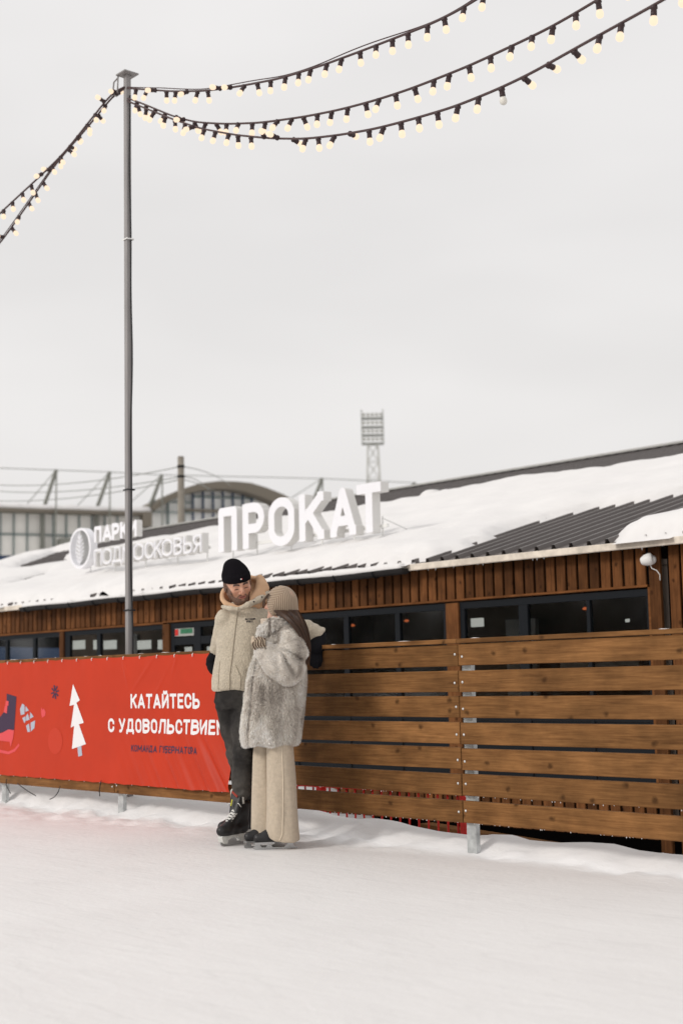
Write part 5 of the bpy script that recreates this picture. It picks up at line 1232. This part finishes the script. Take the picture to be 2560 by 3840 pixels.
# hair: strands gathered under the bonnet, falling over the back shoulder
def strands(name, paths, n, width, m, parent, c0, c1, seed=1, wid=.0042):
    rg = np.random.default_rng(seed); VV_ = []; FF = []; CC = []
    A = np.array(paths[0]); B = np.array(paths[1]); D_ = np.array(paths[2]); K = 16
    kk = np.linspace(0, 1, len(A)); tt = np.linspace(0, 1, K)
    for i in range(n):
        a = rg.uniform(0, 1); dp = rg.uniform(-1, 1); e = 1 - abs(rg.normal(0, .06)); jx = rg.normal(0, .003, 3)
        base = A * (1 - a) + B * a + D_ * dp * .5
        P = np.stack([np.interp(tt * e, kk, base[:, j]) for j in range(3)], 1) + jx * np.sin(tt[:, None] * 3 + rg.uniform(0, 6))
        for _ in range(2): P[1:-1] = (P[:-2] + 2 * P[1:-1] + P[2:]) / 4
        tg = np.gradient(P, axis=0); sd_ = np.cross(tg, np.array((rg.normal(0, .5), -1, rg.normal(0, .5)))); sd_ /= np.linalg.norm(sd_, axis=1, keepdims=True) + 1e-9
        w = wid * rg.uniform(.5, 1.1) * np.sqrt(np.clip(1.02 - tt, 0, 1)); b = len(VV_) * 0 + sum(len(v) for v in VV_)
        VV_.append(np.concatenate([P - sd_ * w[:, None] / 2, P + sd_ * w[:, None] / 2])); ix = np.arange(K - 1)
        FF.append(b + np.stack([ix, ix + 1, K + ix + 1, K + ix], 1)); f = rg.uniform(0, 1) ** 1.5
        cc = (np.array(c0) * (1 - f) + np.array(c1) * f)[None] * (.8 + .4 * tt[:, None]); CC.append(np.concatenate([cc, cc]))
    return link(name, np_mesh(name, np.concatenate(VV_), np.concatenate(FF), m, np.concatenate(CC)), parent)
M_HAIR = mat('brown_hair', (1, 1, 1), 0.42, vcol=True, spec=.45)
hl = [(.004, -.082, 1.552), (.066, -.150, 1.505), (.130, -.180, 1.450), (.178, -.165, 1.375), (.200, -.145, 1.305), (.208, -.130, 1.245), (.208, -.12, 1.200)]
hr_ = [(.156, -.050, 1.552), (.176, -.10, 1.515), (.200, -.12, 1.470), (.222, -.115, 1.405), (.232, -.11, 1.345), (.234, -.10, 1.275), (.226, -.09, 1.195)]
hd_ = [(.01, .05, 0), (.01, .06, .01), (.02, .06, .02), (.02, .05, .01), (.014, .05, .01), (.012, .04, .01), (.012, .03, .03)]
strands('hair', (hl, hr_, hd_), 1500, 0, M_HAIR, wom, (.024, .011, .006), (.135, .062, .030), 4, .0026)
sdf_part('hair_cap', lambda P: smax(chain(P, [(.040, -.050, 1.545), (.105, -.105, 1.500), (.165, -.115, 1.440), (.204, -.110, 1.350), (.216, -.095, 1.255)], [.034, .030, .022, .014, .008], .03), P[:, 2] - 1.56, .01), (-.06, -.24, 1.2), (.28, .06, 1.6), .007, mat('brown_hair_base', (.028, .013, .008), .5), wom)
strands('hair', ([(-.03, -.07, 1.665), (-.058, -.05, 1.63), (-.056, -.045, 1.585)], [(-.035, .0, 1.665), (-.075, .01, 1.62), (-.07, .02, 1.58)], [(.006, .02, 0)] * 3), 60, 0, M_HAIR, wom, (.05, .026, .015), (.13, .07, .04), 9)
# rib knit roll neck
sdf_part('roll_neck', lambda P: smax(np.abs(stack(P, [1.40, 1.44, 1.485, 1.515], [-.004, -.004, -.008, -.012], [.0, .0, 0, 0], [.074, .072, .068, .068], [.072, .070, .066, .066])) - .010, P[:, 2] - 1.503, .008), (-.11, -.11, 1.38), (.11, .11, 1.53), .0045, mat('cream_knit', (.55, .46, .37), .95, bump=.4, bscale=150), wom,
         disp=lambda V: .002 * np.cos(np.arctan2(V[:, 1], V[:, 0]) * 46))
# fur coat: body field, sleeve, collar, placket
def coat_body(P):
    zs = [.680, .700, .76, .90, 1.10, 1.25, 1.35, 1.42, 1.465, 1.50]
    xl = np.array([-.205, -.215, -.222, -.205, -.178, -.128, -.088, -.060, -.040, -.02]); xr = np.array([.152, .158, .166, .188, .198, .190, .168, .135, .105, .08])
    t = stack(P, zs, (xl + xr) / 2, [.03] * 10, (xr - xl) / 2, [.200, .205, .210, .210, .210, .205, .190, .160, .12, .08], 2.3, 0)
    x, y, z = P[:, 0], P[:, 1], P[:, 2]
    gl = np.interp(z, [.68, .75, 1.1, 1.25, 1.35, 1.42], [-.172, -.178, -.140, -.096, -.06, -.03])   # placket groove on the near side
    t = t + .024 * np.exp(-((x - gl) / .011) ** 2) * sstep(.02, -.05, y)
    return t + .008 * noise(x * 10, y * 10, z * 5, 11) + .006 * np.sin(x * 42 + 2 * noise(x * 5, y * 5, z * 3, 2)) * sstep(1.05, .85, z)
def sleeve(P):
    s = chain(P, [(.102, -.105, 1.388), (.112, -.150, 1.265), (.085, -.165, 1.165), (.020, -.190, 1.205), (-.060, -.205, 1.285)], [.082, .094, .098, .088, .064], .05)
    x, z = P[:, 0], P[:, 2]
    ang = np.arctan2(z - 1.32, x - .02)     # creases fanning out of the elbow bend
    r_ = np.hypot(x - .02, z - 1.32)
    return s + .020 * np.sin(ang * 11 + 1.0) * sstep(.03, .10, r_) * sstep(.26, .16, r_) * sstep(.9, .2, np.abs(ang + .9)) + .007 * noise(x * 11, P[:, 1] * 11, z * 11, 9)
def collar(P):
    return chain(P, [(-.090, -.060, 1.395), (-.062, -.095, 1.425), (-.015, -.115, 1.455), (.040, -.105, 1.462), (.095, -.065, 1.455), (.115, .0, 1.455), (.08, .09, 1.475), (0, .11, 1.46), (-.07, .06, 1.42)], [.026, .036, .038, .036, .034, .034, .034, .034, .03], .02)
def coat(P): return smin(smin(coat_body(P), sleeve(P), .010), collar(P), .010)
Vc, Qc = surf(coat, (-.29, -.32, .65), (.28, .29, 1.54), .0085); Vc = smooth_mesh(Vc, Qc, 1)
Nc = vnormals(Vc, Qc)
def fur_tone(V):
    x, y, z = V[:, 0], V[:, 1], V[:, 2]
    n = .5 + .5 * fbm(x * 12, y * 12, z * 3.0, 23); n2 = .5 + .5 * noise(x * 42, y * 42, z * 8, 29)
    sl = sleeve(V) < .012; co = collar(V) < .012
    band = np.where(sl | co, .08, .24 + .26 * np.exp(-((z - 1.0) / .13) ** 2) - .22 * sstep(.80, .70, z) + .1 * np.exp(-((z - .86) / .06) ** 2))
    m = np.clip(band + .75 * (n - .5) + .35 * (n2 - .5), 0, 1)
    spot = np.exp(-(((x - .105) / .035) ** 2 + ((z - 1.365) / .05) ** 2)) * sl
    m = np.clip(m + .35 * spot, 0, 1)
    crease_shade = np.clip((np.minimum(np.abs(sleeve(V) - coat_body(V)), np.abs(collar(V) - coat_body(V))) < .014) * .45, 0, 1)  # shadow along the sleeve and collar joins painted into the fur
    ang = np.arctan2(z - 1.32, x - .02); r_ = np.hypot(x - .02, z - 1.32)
    fold_shade = sl * np.clip(-np.sin(ang * 11 + 1.0) * -1 - .55, 0, 1) * sstep(.03, .10, r_) * sstep(.26, .16, r_) * sstep(.9, .2, np.abs(ang + .9))  # shadow in the sleeve fold hollows painted into the fur
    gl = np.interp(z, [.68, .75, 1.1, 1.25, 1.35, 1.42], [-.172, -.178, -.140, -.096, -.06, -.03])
    placket_shade = np.exp(-((x - gl) / .009) ** 2) * sstep(.03, -.04, y) * ~sl; edge = sstep(.0, -.01, x - gl) * ~sl * ~co  # groove shadow painted along the placket
    return np.clip(m * (1 - .6 * edge) + crease_shade + .9 * fold_shade + .75 * placket_shade, 0, 1)
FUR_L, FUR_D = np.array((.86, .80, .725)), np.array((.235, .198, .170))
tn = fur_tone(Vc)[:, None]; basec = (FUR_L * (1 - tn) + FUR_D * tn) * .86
M_FUR = mat('grey_fur', (1, 1, 1), .9, vcol=True, spec=.06, sheen=.15)
tri = np.concatenate([Qc[:, [0, 1, 2]], Qc[:, [0, 2, 3]]]); ar = np.linalg.norm(np.cross(Vc[tri[:, 1]] - Vc[tri[:, 0]], Vc[tri[:, 2]] - Vc[tri[:, 0]]), axis=1)
NF = 90000
rg = np.random.default_rng(3); ti = rg.choice(len(tri), NF, p=ar / ar.sum()); u_, v_ = rg.random(NF), rg.random(NF); fl_ = u_ + v_ > 1; u_[fl_], v_[fl_] = 1 - u_[fl_], 1 - v_[fl_]
Pb = Vc[tri[ti, 0]] * (1 - u_ - v_)[:, None] + Vc[tri[ti, 1]] * u_[:, None] + Vc[tri[ti, 2]] * v_[:, None]
Nb = Nc[tri[ti, 0]]
ct = fur_tone(Pb)
flow = np.tile(np.array((0, 0, -1.0)), (NF, 1)); sl_ = sleeve(Pb) < .015
flow[sl_] = np.array((-.55, -.1, -.35))
clump = np.stack([noise(Pb[:, 0] * 26, Pb[:, 1] * 26, Pb[:, 2] * 20, s) for s in (61, 62, 63)], 1)
dr = Nb * .62 + flow * .62 + clump * .55 + rg.normal(0, .16, (NF, 3)); dr /= np.linalg.norm(dr, axis=1, keepdims=True)
Lf = rg.uniform(.013, .027, NF) * (1 - .50 * sl_)
sdv = np.cross(dr, rg.normal(0, 1, (NF, 3))); sdv /= np.linalg.norm(sdv, axis=1, keepdims=True)
wf = rg.uniform(.0012, .0026, NF)
tip = Pb + dr * Lf[:, None]
Vf = np.stack([Pb - sdv * wf[:, None], Pb + sdv * wf[:, None], tip], 1).reshape(-1, 3)
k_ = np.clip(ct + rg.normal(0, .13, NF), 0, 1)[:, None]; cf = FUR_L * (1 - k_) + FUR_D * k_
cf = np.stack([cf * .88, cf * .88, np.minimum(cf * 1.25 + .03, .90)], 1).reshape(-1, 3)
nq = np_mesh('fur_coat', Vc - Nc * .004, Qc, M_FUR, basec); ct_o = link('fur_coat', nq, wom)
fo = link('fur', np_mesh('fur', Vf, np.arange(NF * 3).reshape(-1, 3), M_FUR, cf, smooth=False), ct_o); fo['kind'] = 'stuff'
# patterned glove closed near the chest
KN = [(-.118, -.218, 1.362), (-.102, -.232, 1.368), (-.084, -.238, 1.366), (-.066, -.236, 1.358)]
def fist(P):
    d = rcone(P, (-.058, -.205, 1.290), (-.088, -.205, 1.330), .034, .040)
    for i, a in enumerate(KN):
        a = np.array(a); b = a + np.array((-.012 + .004 * i, -.022, -.030)); c = b + np.array((.006, .004, -.030))
        d = smin(d, chain(P, [a, b, c], [.0115, .0115, .0105], .003), .004)
    return smin(d, chain(P, [(-.110, -.200, 1.318), (-.138, -.215, 1.345), (-.136, -.226, 1.372)], [.016, .0135, .011], .004), .005)
def glove_col(V):
    x, z = V[:, 0], V[:, 2]; th = chain(V, [(-.110, -.200, 1.318), (-.138, -.215, 1.345), (-.136, -.226, 1.372)], [.016, .0135, .011], .004) < .004
    q_ = x + .30 * z + .004 * np.sin(z * 120) + .003 * noise(x * 60, V[:, 1] * 60, z * 60, 3); w = np.sin(q_ * 2 * math.pi / .0172); ck = np.sin(z * 2 * math.pi / .0125 + 2 * w)
    m = np.clip(.95 + 1.5 * (w + .75 * ck), 0, 1); m = np.where(th, 0, m)[:, None]
    return np.array((.56, .46, .35)) * (1 - m) + np.array((.045, .022, .014)) * m
sdf_part('glove', fist, (-.18, -.29, 1.24), (-.01, -.15, 1.41), .0032, mat('patterned_knit', (1, 1, 1), .95, vcol=True, spec=.05), wom, col=glove_col, smooth=1)
# wide trousers
def near_leg(P):
    zs = [.045, .070, .12, .25, .43, .60, .76]
    xl = np.array([-.030, -.060, -.072, -.066, -.060, -.060, -.064]); xr = np.array([.150, .150, .146, .138, .131, .120, .112])
    t = stack(P, zs, (xl + xr) / 2, [-.060] * 7, (xr - xl) / 2, [.098, .100, .098, .090, .084, .084, .085], 2.1)
    return smax(t, .052 + .10 * np.maximum(-.01 - P[:, 0], 0) / .07 * .5 - .16 * np.maximum(.03 - np.abs(P[:, 0] - .04), 0) - P[:, 2], .006)
def far_leg(P):
    zs = [.060, .085, .13, .25, .43, .60, .76]
    xl = np.array([-.135, -.165, -.170, -.166, -.160, -.150, -.140]); xr = np.array([-.010, .0, .0, .0, .0, .0, .0])
    t = stack(P, zs, (xl + xr) / 2, [.085] * 7, (xr - xl) / 2, [.088, .090, .088, .084, .080, .080, .08], 2.1)
    return smax(t, .062 + .05 * np.maximum(-.10 - P[:, 0], 0) / .07 - P[:, 2], .006)
def trousers(P):
    x, y, z = P[:, 0], P[:, 1], P[:, 2]
    d = smin(near_leg(P), far_leg(P), .006)
    return d + .0034 * np.sin(x * 48 + 3.5 * noise(x * 4, y * 4, z * 4, 3)) * sstep(.75, .25, z) + .004 * noise(x * 12, y * 12, z * 5, 8)
tr = sdf_part('trousers', trousers, (-.21, -.19, .02), (.19, .20, .78), .0068, mat('beige_wool', (.50, .42, .325), .92, var=.10, scale=45, bump=.3, bscale=170, spec=.08, sheen=.15), wom)
surf_tube('seam_stripe', trousers, [(.040, .672), (.044, .43), (.038, .20), (.034, .105), (.014, .062)], .0042, mat('pale_piping', (.62, .53, .41), .9), tr, .001)
figure_skate(wom, (.098, -.045, 0), math.atan2(-.035, -.215))
figure_skate(wom, (.020, .105, 0), math.atan2(-.085, -.205))
